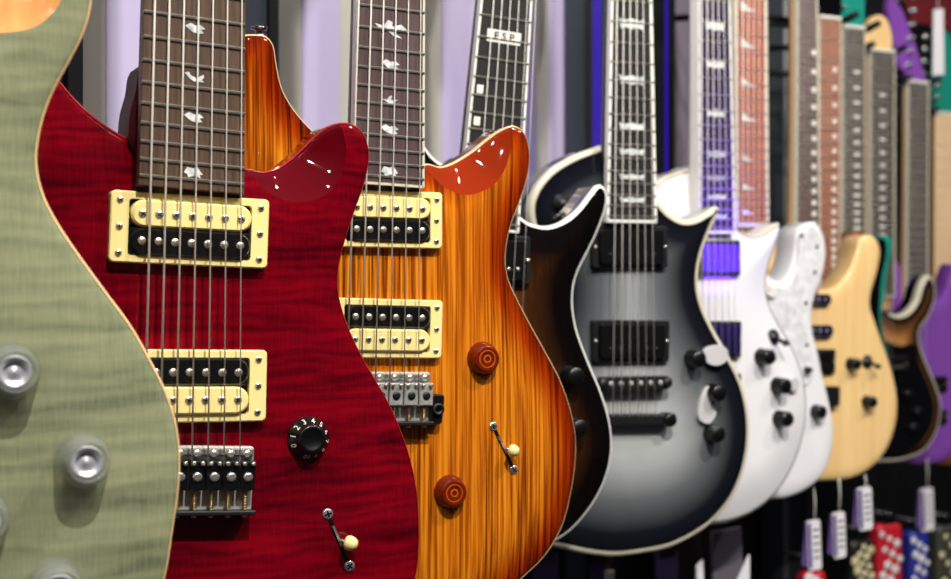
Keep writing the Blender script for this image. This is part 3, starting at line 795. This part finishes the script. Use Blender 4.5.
b = MB(); b.prism(resample(catmull([g.L(x, y, -.003) for x, y in ((789, 380), (797, 378), (799, 386), (793, 391), (788, 388))]), .003), .0, -.004, .0006); b.build('protective_film', M['film'], g.root)

# ============================ 7. white with pearly guard and shark-tooth neck
g = Guitar('white electric guitar with pearly scratchplate and reddish shark-tooth inlaid neck', 752, 330, 2.0, 30)
OUT = [(797, 231), (803, 225), (812, 222), (820, 229), (825, 246), (824.5, 262), (820, 281), (814, 297), (811, 313), (812, 331), (817, 352), (822, 376), (828, 400), (832.5, 428), (830, 455), (820, 477), (800, 492), (777, 498.5), (745, 496), (700, 480), (675, 450), (668, 410),
       (680, 370), (695, 330), (698, 300), (690, 270), (686, 240), (692, 215), (705, 210), (718, 225), (730, 240), (760, 258), (768, 276), (779, 282), (787, 275), (793, 256)]
g.body(OUT, M['white'], M['white'], .006, carve=.003, cw=.02)
g.neck((736, 222), (769, 222), (734, 0), (767, 0), .648, 24, M['redwood'], M['neckmaple'], bind=M['creambind'], bindw=.005, head=HEAD6, head_mat=M['black'])
for k in (24, 21, 19, 17, 15, 12, 9):
    pass
for py, hh in ((212, 8), (187, 9), (158, 10), (117, 11), (82, 12), (43, 13), (6, 14)):
    q = (Vector(g.L(751, py, -.012))-g.c0).dot(g.ax); g.inlay(float(q), [(x*.001, z*.001) for x, z in ((-17, hh*.6), (-17, -hh*.5), (10, -hh*.5), (-6, -hh*.1))])
pg = [(800, 234), (812, 226), (820, 240), (819.5, 262), (814, 280), (808, 297), (805, 313), (806, 331), (810, 352), (813, 376), (806, 385), (790, 380), (770, 385), (720, 385), (715, 330), (710, 280), (716, 250), (735, 255), (766, 282), (782, 287), (793, 278), (798, 256)]
poly = resample(catmull([g.L(x, y, -.001) for x, y in pg]), .006)
b = MB(); b.prism(poly, .002, -.003, .001); gd = b.build('scratchplate', M['pearloid'], g.root)
for px, py in ((817, 247), (815, 272), (806, 303), (807, 345), (811, 370), (802, 236)):
    x, z = g.L(px, py, -.003); g.screw(x, z, -.003, .003, gd, M['blackmatte'], slot=False)
for q in ([(722, 248), (776, 290), (776, 300), (722, 262)], [(722, 320), (776, 320), (776, 332), (722, 332)]): g.blackpickup(q, ring=False, mat=M['plasticwhite'])
g.knob(820, 412, 'black', .010, .016); g.knob(808, 370, 'black', .005, .012)
g.strings(6, [(738+5.2*k, 420) for k in range(6)], r=(.0006, .0003))
b = MB(); cx, cz, an, w, h = g.quad([(732, 412), (772, 412), (772, 436), (732, 436)], -.004); b.prism(xf(rrect(w, h, .003), cx, cz, an), .003, -.008, .001); b.build('bridge', M['chrome'], g.root)

# ============================ 8. natural tan
g = Guitar('natural tan electric guitar with dark pickups and maroon fretboard, right of the white guitars', 808, 330, 2.2, 30)
OUT = [(795, 262), (790, 250), (785, 238), (777, 231), (767, 236), (760, 255), (760, 285), (764, 315), (758, 345), (742, 380), (732, 415), (738, 450), (765, 472), (795, 480), (825, 480.5), (850, 478), (870, 468), (885, 451), (894.5, 426), (896.5, 400), (892, 374), (884, 349),
       (875, 324), (869.5, 306), (870.5, 293), (877, 270), (879.5, 250), (874.5, 238), (866, 235), (859.5, 239), (856, 252), (850, 268), (842, 280), (833, 288), (822, 290), (805, 285)]
g.body(OUT, M['tan'], M['tan'], .006, carve=.003, cw=.015)
g.neck((795, 284), (821, 284), (797, 0), (817.5, 0), .648, 24, M['maroonwood'], M['neckmaple'], bind=M['creambind'], bindw=.003, head=HEAD6, head_mat=M['tan'])
DOT = [(math.cos(2*PI*i/14)*.0042, math.sin(2*PI*i/14)*.0042) for i in range(14)]
for n in (24, 23, 22, 21, 20, 19, 18, 17, 16, 15, 14, 13, 12, 11, 10, 9, 8, 7, 6, 5): g.inlay(n, DOT, M['plasticwhite'], off=.012)
for q in ([(786, 294), (831, 294), (831, 305), (786, 305)], [(786, 325), (833, 325), (833, 337), (786, 337)]): g.blackpickup(q, ring=False, mat=M['purplepickup'])
g.blackpickup([(788, 349), (836, 349), (836, 374), (788, 374)], poles=True, pm=M['blackmatte'])
b = MB(); cx, cz, an, w, h = g.quad([(790, 386), (837, 386), (837, 406), (790, 406)], -.004); b.prism(xf(rrect(w, h, .003), cx, cz, an), .003, -.011, .001); b.build('bridge', M['blackmatte'], g.root)
g.strings(6, [(797+4.6*k, 394) for k in range(6)], r=(.0003, .0002))
g.knob(855, 364, 'black', .0095, .018); g.knob(871, 402, 'black', .0095, .018); g.toggle(869, 362)

FAR = []
# ============================ 9. brown body seen through the tan guitar's cutaway
g = Guitar('brown electric guitar with orange-brown fretboard, seen through the cutaway of the natural tan one', 832, 330, 2.42, 28)
def strat(cx, top, sx, sy, low=1.):
    base = [(-.6, .02), (-.78, -.06), (-.95, 0), (-1.0, .18), (-.86, .42), (-.80, .62), (-.92, .9), (-1.12, 1.25), (-1.16, 1.6), (-1.0, 1.95), (-.6, 2.15), (0, 2.2), (.6, 2.14), (1.0, 1.92), (1.15, 1.58), (1.08, 1.2), (.88, .88), (.78, .62), (.84, .42), (.97, .2), (.96, .06), (.82, .02), (.70, .12), (.56, .32), (.38, .42), (0, .42), (-.38, .36)]
    return [(cx+x*sx*(low if y > .8 else 1), top+y*sy) for x, y in base]
g.body(strat(828, 232, 40, 106)[:0] or [(822, 290), (800, 285), (785, 262), (775, 250), (768, 260), (766, 290), (772, 320), (765, 350), (752, 385), (748, 420), (758, 452), (790, 468), (825, 472), (858, 466), (880, 448), (886, 420), (882, 385), (872, 350), (866, 320), (868, 285), (872, 255), (868, 236), (858, 231), (850, 236), (845, 252), (840, 275)],
       M['brown'], M['brown'], .007, carve=.004, cw=.02)
g.neck((817, 300), (839.5, 300), (819.5, 15), (841, 15), .60, 24, M['orangewood'], M['neckmaple'], bind=M['creambind'], bindw=.002, head=HEAD6, head_mat=M['black'], tuners=6)
for n in range(3, 25): g.inlay(n, DOT, M['plasticwhite'], off=.010)
g.strings(6, [(818+4.4*k, 400) for k in range(6)], r=(.0003, .0002))

FAR.append((g, 'black hanger under the headstock of the orange-brown neck'))
# ============================ 10. teal, with a black plate added for the dark gap
g = Guitar('teal electric guitar with added black plate and teal headstock, behind the natural tan one', 853, 330, 2.6, 28)
ol = strat(857, 233, 35, 98, .78)
g.body(ol, M['teal'], M['teal'], .007, carve=.004, cw=.02)
poly = [g.L(x, y, -.001) for x, y in strat(854, 236, 33, 95, .86)]
poly = resample(catmull(poly), .007)
b = MB(); b.prism(poly, .002, -.003, .001); b.build('scratchplate', M['black'], g.root)  # plate added to stand in for the dark gap left of the teal edge
g.neck((843, 272), (866, 272), (843, 41), (865, 41), .56, 24, M['greywood'], M['neckmaple'], bind=M['creambind'], bindw=.002, head=HEAD6, head_mat=M['teal'], tuners=6)
for n in range(3, 25, 1): g.inlay(n, rrect(.013, .005, .001), M['plasticwhite'], off=.006)
g.strings(6, [(845+4*k, 380) for k in range(6)], r=(.0003, .0002))

FAR.append((g, 'black hanger under the teal headstock of the dark neck'))
# ============================ 11. amber to black burst
g = Guitar('amber and black burst electric guitar with pale binding and natural headstock, far right', 882, 330, 2.8, 28)
OUT = [(927, 275), (920, 285), (915, 301), (906, 312), (896, 315), (884, 309), (876, 300), (862, 285), (850, 262), (840, 256), (833, 270), (835, 305), (842, 335), (834, 370), (822, 400), (826, 435), (848, 457), (885, 462), (905, 459.5), (925, 450), (937, 430), (940.5, 405), (935, 384), (925, 360), (919, 341), (919.5, 330), (928, 317), (935, 297), (933.5, 281)]
g.body(OUT, M['sunburst'], M['black'], .006, bind=M['creambind'], bw=.006, bd=.01, carve=.006, cw=.03)
g.neck((870, 294), (895, 294), (870, 64), (895, 64), .60, 24, M['greywood'], M['neckmaple'], bind=M['creambind'], bindw=.003, head=[(x, z*.32) for x, z in HEAD6], head_mat=M['tan'])
for n in range(3, 25, 1): g.inlay(n, rrect(.013, .005, .001), M['plasticwhite'])
poly = resample(catmull([g.L(x, y, -.001) for x, y in ((850, 345), (880, 340), (900, 346), (914, 344), (919, 364), (929, 388), (934, 408), (930, 428), (916, 446), (886, 456), (856, 448), (840, 430), (840, 400))]), .006)
b = MB(); b.prism(poly, .002, -.003, .001); b.build('scratchplate', M['black'], g.root)
g.blackpickup([(866, 356), (908, 356), (908, 372), (866, 372)], poles=True)
for p in ((908, 395), (918, 412), (914, 428)): g.knob(*p, kind='black', r=.011, hgt=.018)
g.strings(6, [(872+4*k, 390) for k in range(6)], r=(.0003, .0002))

FAR.append((g, 'black hanger under the natural headstock'))
# ============================ 12. purple
g = Guitar('purple electric guitar with matching purple headstock, partly behind the amber and black burst one', 918, 330, 3.0, 28)
g.body(strat(922, 262, 40, 92), M['purple'], M['purple'], .007, carve=.004, cw=.02)
g.neck((906, 300), (928, 300), (907.5, 77), (929, 77), .60, 22, M['greywood'], M['neckmaple'], bind=M['creambind'], bindw=.004, head=[(x*.9-.32*z, z*.8) for x, z in HEAD6], head_mat=M['purple'], tuners=6)
g.blackpickup([(898, 376), (948, 376), (948, 392), (898, 392)], poles=True)
g.blackpickup([(898, 410), (948, 410), (948, 424), (898, 424)], poles=True)
g.strings(6, [(910+3*k, 430) for k in range(6)], r=(.0003, .0002))

FAR.append((g, 'black hanger under the purple headstock'))
# ============================ 13. maple neck at the edge
g = Guitar('electric guitar with pale maple fretboard and teal headstock, cut off by the right edge', 945, 330, 3.3, 28)
g.body(strat(950, 285, 30, 82), M['brown'], M['brown'], .007, carve=.004, cw=.02)
g.neck((935, 318), (957, 318), (935.5, 112), (955, 112), .62, 22, M['maplefb'], M['brown'], head=[(-x, z*.9) for x, z in HEAD6], head_mat=M['teal'], tuners=6)
g.strings(6, [(938+3.2*k, 420) for k in range(6)], r=(.0003, .0002))

FAR.append((g, 'black hanger over the pale maple fretboard'))
# ------------------------------------------------------------------ the wall behind and the rack on it
WD = Vector((.43, .9)).normalized(); WN = Vector((WD.y, -WD.x))   # along the wall, and out of it towards the shop
W0 = Vector((-.40, 1.02))
def wall_t(px):
    k = (px-CX)/F; return (k*W0.y-W0.x)/(WD.x-k*WD.y)
M['wallgrey'] = mottle('grey_wall_board', (174, 172, 163), (184, 182, 172), 6, .6)
M['walllav'] = mottle('violet_lit_wall_board', (180, 170, 206), (190, 180, 214), 6, .6)  # purple light on the pale wall is mixed into this board colour
M['wallchar'] = mottle('charcoal_wall_board', (26, 26, 34), (36, 36, 44), 6, .6)
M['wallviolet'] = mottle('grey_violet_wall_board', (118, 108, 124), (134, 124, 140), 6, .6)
M['wallblack'] = mottle('black_wall_board', (10, 10, 13), (18, 17, 22), 6, .6)
M['floor'] = wood('dark_shop_carpet', (30, 28, 32), (44, 42, 46), .9, 40)
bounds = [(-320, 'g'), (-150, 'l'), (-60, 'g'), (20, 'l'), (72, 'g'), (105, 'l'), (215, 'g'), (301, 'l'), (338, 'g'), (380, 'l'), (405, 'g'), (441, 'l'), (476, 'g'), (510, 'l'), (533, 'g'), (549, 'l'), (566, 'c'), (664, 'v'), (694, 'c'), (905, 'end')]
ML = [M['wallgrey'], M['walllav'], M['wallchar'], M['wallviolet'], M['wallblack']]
b = MB()
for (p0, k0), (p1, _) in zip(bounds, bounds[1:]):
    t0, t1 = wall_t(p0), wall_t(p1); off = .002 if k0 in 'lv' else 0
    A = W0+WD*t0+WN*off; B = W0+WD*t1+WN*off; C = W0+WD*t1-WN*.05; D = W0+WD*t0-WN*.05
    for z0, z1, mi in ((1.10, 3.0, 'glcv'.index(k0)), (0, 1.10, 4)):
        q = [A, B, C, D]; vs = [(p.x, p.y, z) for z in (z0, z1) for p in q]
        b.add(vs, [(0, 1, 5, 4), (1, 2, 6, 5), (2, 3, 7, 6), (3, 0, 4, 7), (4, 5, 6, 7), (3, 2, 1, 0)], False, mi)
tEnd = wall_t(905)
A = W0+WD*tEnd; B = A+WD*4; C = B-WN*.05; D = A-WN*.05
vs = [(p.x, p.y, z) for z in (0, 3.0) for p in (A, B, C, D)]
b.add(vs, [(0, 1, 5, 4), (1, 2, 6, 5), (2, 3, 7, 6), (3, 0, 4, 7), (4, 5, 6, 7), (3, 2, 1, 0)], False, 4)
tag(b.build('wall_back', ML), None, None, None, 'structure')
b = MB(); b.box(-3, 7, -4, 12, -.02, 0); tag(b.build('floor', M['floor']), None, None, None, 'structure')
# far wall closing the shop on the right
b = MB(); b.box(-.5, 7, 8.0, 8.1, 0, 3.0); tag(b.build('wall_far', M['wallblack']), None, None, None, 'structure')

M['post'] = newmat('dark_slate_upright', (52, 58, 66), .4, .3)
M['postblack'] = newmat('black_upright', (14, 15, 20), .4)
def led(name, rgb, st):
    m = newmat(name, (20, 10, 60), .4); bb = m.node_tree.nodes['Principled BSDF']
    bb.inputs['Emission Color'].default_value = lin(rgb); bb.inputs['Emission Strength'].default_value = st; return m
M['led'] = led('violet_led', (66, 22, 225), .45)
def upright(px, depth, wid, mat, led_on, label):
    t = wall_t(px); p = W0+WD*t
    rz = math.atan2(WD.y, WD.x); o = empty('rack_upright', (p.x, p.y, 0), rz)
    tag(o, label, 'upright', 'rack uprights along the wall')
    # local x along the wall, local -y out of the wall
    b = MB(); b.box(-wid/2, wid/2, -depth, -.004, 0, 2.9); b.build('channel', mat, o)
    b = MB()
    b.box(-wid*.2, wid*.2, -depth-.004, -depth, 0, 2.9); b.build('slotted_strip', M['postblack'], o)
    b = MB(); b.box(-wid/2-.003, -wid/2, -depth*.70, -depth*.60, .3, 2.9); b.build('edge_trim', M['chrome'] if led_on < 2 else M['postblack'], o)
    if led_on:
        b = MB(); b.box(-wid/2-.002, -wid/2, -depth*.97, -depth*(.78 if led_on == 2 and px < 600 else .88), 1.1, 2.9); b.build('light_strip', M['led'], o)
upright(12, .055, .03, M['postblack'], 1, 'black rack upright between the grey-green and cherry red guitars')
upright(219, .055, .03, M['post'], 0, 'slate rack upright above the horn of the amber zebrawood guitar')
upright(567, .06, .035, M['post'], 2, 'black rack upright with violet glow left of the flag-inlaid neck')
upright(642, .05, .03, M['postblack'], 2, 'black rack upright with violet glow right of the flag-inlaid neck')
upright(762, .085, .04, M['post'], 0, 'slate rack upright between the shark-tooth and maroon necks')

# hangers of the far guitars, whose necks end inside the frame
def hanger(g, label, slew=0.):
    l, r = g.e(g.nut+.003); c = l.lerp(r, .5)
    p3 = g.P+Vector((c.x*g.u[0], c.x*g.u[1], c.y)); p = p3.xy
    dist = (p-W0).dot(WN); o = empty('guitar_hanger', p3, g.a); tag(o, label, 'hanger', 'black hangers of the far guitars')
    b = MB(); b.tube([(-.039, -.03, .006), (-.041, .0, .0), (-.041, .03, .0), (-.02, .050, .0), (.02, .050, .0), (.041, .03, .0), (.041, 0, .0), (.039, -.03, .006)], .006, 10); b.build('yoke', M['blackplastic'], o)
    lo = -WN*(dist-.003)+WD*slew
    q = (lo.x*g.u[0]+lo.y*g.u[1], lo.x*g.n[0]+lo.y*g.n[1])
    b = MB(); b.tube([(-.01, .05, .0), (q[0]*.5-.03, .07, .01), (q[0], q[1], .02)], .006, 10); b.build('arm', M['blackmatte'], o)
for g_, lb in FAR: hanger(g_, lb, -.14 if 'purple' in lb else 0.)

# ------------------------------------------------------------------ swing tags and small goods under the guitars
def card(px, py0, py1, wpx, D, yaw, label, ytop, sheets=2):
    X = (px-CX)/F*D; z = lambda y: -(y-py0)/F*D
    o = empty('price_tag', (X, D, CAMZ-(py0-CY)/F*D), math.radians(yaw)); tag(o, label, 'tag', 'price tags hung under the guitars')
    w = wpx/F*D/2; h = -z(py1)
    b = MB(); b.prism(xf(rrect(2*w, h, .004), 0, -h/2, .05), .001, -.001); c = b.build('card', M['tagwhite'], o)
    b = MB(); b.prism(xf([(-w*.95, h*.45), (-w*.45, h*.45), (-w*.45, -h*.45), (-w*.95, -h*.45)], 0, -h/2, .05), .0, -.0014); b.build('printed_band', M['tagpurple'], c)
    for k in range(5):
        zz = h*(.3-.14*k); b = MB(); b.prism(xf([(-w*.2, zz+.0014), (w*.75, zz+.0014), (w*.75, zz-.0014), (-w*.2, zz-.0014)], 0, -h/2, .05), .0, -.0013); b.build('printed_line', M['darkline'], c)
    if sheets > 1:
        b = MB(); b.prism(xf(rrect(1.6*w, h*.9, .004), -w*.45, -h*.48, -.1), .006, .004); b.build('rear_card', M['tagpurple'], o)
    b = MB(); b.tube([(0, 0, -.003), (.002, 0, z(ytop)*.5), (0, 0, z(ytop))], .0009, 6); b.build('cord', M['plasticwhite'], o)
card(814, 520, 570, 17, 2.1, 30, 'white price tag hanging lowest, at the left end of the tags', 488)
card(839, 512, 558, 16, 2.15, 30, 'white price tag hanging second from left below the tan guitar', 478)
card(865, 487, 530, 18, 2.2, 30, 'white price tag hanging directly above the red spotted pack', 475)
card(927, 488, 531, 17, 3.0, 28, 'white price tag hanging above the blue spotted pack', 458)

def pack(px0, px1, py0, py1, D, base, spot, label, spots=14):
    X = ((px0+px1)/2-CX)/F*D; o = empty('accessory_pack', (X, D, CAMZ-(py1-CY)/F*D), math.radians(28)); tag(o, label, 'accessory pack', 'small packs hanging on the lower wall')
    w = (px1-px0)/F*D*1.05; h = (py1-py0)/F*D
    b = MB(); b.prism(xf(rrect(w, h, .012), 0, h/2, 0), .02, -.005, .006); c = b.build('pouch', base, o)
    for k in range(spots):
        a = ((k*.618) % 1-.5)*w*.8; z = h*(.08+.84*(k+.5)/spots); r = .006+.004*random.random()
        b = MB(); b.lathe(a, z, [(r, -.004), (r, -.0058), (r*.5, -.0064), (0, -.0065)], 12); b.build('spot', spot, c)
    b = MB(); b.prism(xf(rrect(w*.5, .03, .008), 0, h+.012, 0), .006, 0, .001); b.build('hang_tab', M['blackplastic'], o)
    b = MB(); b.tube([(0, .0, h+.018), (0, .1, h+.02)], .003, 8); b.build('peg', M['chrome'], o)
R_ = newmat('red_pack', (196, 26, 44), .5); B_ = newmat('blue_pack', (36, 48, 150), .5); K_ = newmat('black_pack', (24, 22, 22), .5); C_ = newmat('cream_spot', (210, 200, 160), .5); O_ = newmat('olive_pack', (62, 62, 54), .5)
W_ = M['tagwhite']
pack(874, 905, 524, 610, 2.9, R_, W_, 'red pack with white spots on the lower wall, between black and blue packs')
pack(907, 931, 531, 610, 3.0, B_, W_, 'blue pack with white spots on the lower wall')
pack(848, 876, 540, 610, 2.7, K_, C_, 'black pack with cream spots on the lower wall', 18)
pack(802, 828, 571, 630, 2.45, R_, W_, 'red pack just showing at the bottom below the lowest price tag')
pack(934, 960, 525, 610, 3.1, O_, C_, 'olive pack with cream spots at the right edge of the photo', 8)
def slab(name, cat, pts, D, mat, label, th=.004, group=None, part=None):
    cx = sum(p[0] for p in pts)/len(pts); cy = max(p[1] for p in pts)
    X = (cx-CX)/F*D; o = empty(name, (X, D, CAMZ-(cy-CY)/F*D), math.radians(28)); tag(o, label, cat, group)
    k = D/F
    b = MB(); b.prism([((x-cx)*k*1.05, (cy-y)*k) for x, y in pts], th, 0, .0006); b.build(part or 'panel', mat, o)
    return o
M['greycard'] = newmat('grey_card', (92, 88, 98), .6); M['dpurple'] = newmat('dark_purple_webbing', (58, 44, 88), .7)
slab('sign_card', 'sign', [(709, 531), (744, 528), (748, 610), (712, 612)], 1.9, M['greycard'], 'plain grey card hanging below the white single-cutaway guitar', part='card')
slab('paper_leaflet', 'leaflet', [(752, 556), (752, 620), (716, 620)], 1.87, M['tagwhite'], 'white triangular corner of paper in front of the grey card', part='sheet')
for x0, x1, y0, D, lb in ((532, 560, 556, 2.0, 'dark purple strap hanging below the left half of the silver burst guitar'), (592, 607, 560, 1.9, 'dark purple strap hanging below the middle of the silver burst guitar'),
                       (655, 680, 552, 2.0, 'dark purple strap hanging below the right half of the silver burst guitar')):
    o = slab('guitar_strap', 'strap', [(x0, y0), (x1, y0), (x1, 640), (x0, 640)], D, M['dpurple'], lb, .006, 'dark purple straps on the lower wall', 'webbing')
    k = D/F; h = (640-y0)*k
    b = MB(); b.box(-.012, .012, -.003, .008, h-.004, h+.02); b.build('end_tab', M['blackplastic'], o)
slab('paper_leaflet', 'leaflet', [(606, 571), (615, 571), (615, 630), (606, 630)], 1.85, M['creambind'], 'narrow cream slip below the silver burst guitar', part='sheet')
slab('paper_leaflet', 'leaflet', [(697, 566), (704, 560), (706, 630), (696, 630)], 1.85, M['tagwhite'], 'narrow white slip left of the grey card', part='sheet')
# upper right: goods above the far headstocks
o = slab('price_tag', 'tag', [(933, 10), (945, 8), (946, 74), (932, 76)], 3.0, M['tagwhite'], 'pale tag hanging at the top right above the pale maple fretboard', part='card', group=None)
b = MB(); b.tube([(0, .002, .125), (.004, .01, .25), (0, .02, .55)], .001, 6); b.build('cord', M['plasticwhite'], o)
slab('guitar_strap', 'strap', [(896, 2), (970, -4), (970, 30), (905, 24)], 3.7, newmat('dark_red_webbing', (110, 20, 28), .6), 'dark red strap stretched across the top right corner', .008, part='webbing')

# ------------------------------------------------------------------ light
def area(name, loc, to, size, power, col=(1, 1, 1)):
    l = bpy.data.lights.new(name, 'AREA'); l.shape = 'DISK'; l.size = size; l.energy = power; l.color = col
    o = bpy.data.objects.new(name, l); COL.objects.link(o); o.location = loc
    o.rotation_euler = (Vector(to)-Vector(loc)).to_track_quat('-Z', 'Y').to_euler(); return o
WARM = (1, .95, .87)
area('track_lamp', (.50, -.30, 3.1), (-.1, 1.0, 1.3), .07, 64, WARM)
area('track_lamp', (1.3, .55, 3.05), (.3, 1.8, 1.3), .07, 31, WARM)
area('track_lamp', (2.0, 1.5, 3.05), (.8, 2.8, 1.3), .07, 16, WARM)
area('track_lamp', (-.5, -1.2, 3.0), (-.2, 1., 1.3), .07, 10, WARM)
for x, y in ((.05, -.6), (.85, -.1), (1.05, .9), (1.65, .9), (-.55, -.2)):
    area('track_lamp', (x, y, 3.08), (.1, 1.3, 1.3), .035, 3.0, WARM)
area('wall_washer', (-.15, 1.5, 2.75), (-.1, 2.0, 1.5), .3, 5.5, (.9, .87, 1))
l = bpy.data.lights.new('violet_lamp', 'SPOT'); l.energy = 26; l.color = (.16, .04, 1); l.spot_size = math.radians(11); l.spot_blend = .4; l.shadow_soft_size = .12
o = bpy.data.objects.new('violet_lamp', l); COL.objects.link(o); o.location = (1.73, 1.39, 1.46); o.rotation_euler = (Vector((.33, 1.86, 1.47))-o.location).to_track_quat('-Z', 'Y').to_euler()
w = bpy.data.worlds.new('shop_air'); SC.world = w; w.use_nodes = True
bg = w.node_tree.nodes['Background']; bg.inputs[1].default_value = 1.
_t = w.node_tree; _tc = _t.nodes.new('ShaderNodeTexCoord'); _sx = _t.nodes.new('ShaderNodeSeparateXYZ'); _rp = _t.nodes.new('ShaderNodeValToRGB')
_t.links.new(_tc.outputs['Generated'], _sx.inputs[0]); _t.links.new(_sx.outputs['Z'], _rp.inputs[0]); _t.links.new(_rp.outputs[0], bg.inputs[0])
_e = _rp.color_ramp.elements; _e[0].position = .25; _e[0].color = (.022, .02, .028, 1); _e[1].position = .75; _e[1].color = (.15, .145, .16, 1)

# ------------------------------------------------------------------ camera
cam = bpy.data.cameras.new('camera'); co = bpy.data.objects.new('camera', cam); COL.objects.link(co)
co.location = (0, 0, CAMZ); co.rotation_euler = (PI/2, 0, 0)
cam.sensor_width = 36; cam.lens = F*36/951; cam.clip_start = .05
cam.dof.use_dof = True; cam.dof.focus_distance = 1.0; cam.dof.aperture_fstop = cam.lens/1000/.0065
SC.camera = co
SC.view_settings.view_transform = 'Standard'; SC.view_settings.look = 'None'; SC.view_settings.exposure = 0; SC.view_settings.gamma = 1
SC.view_settings.use_curve_mapping = False
SC.cycles.use_denoising = True
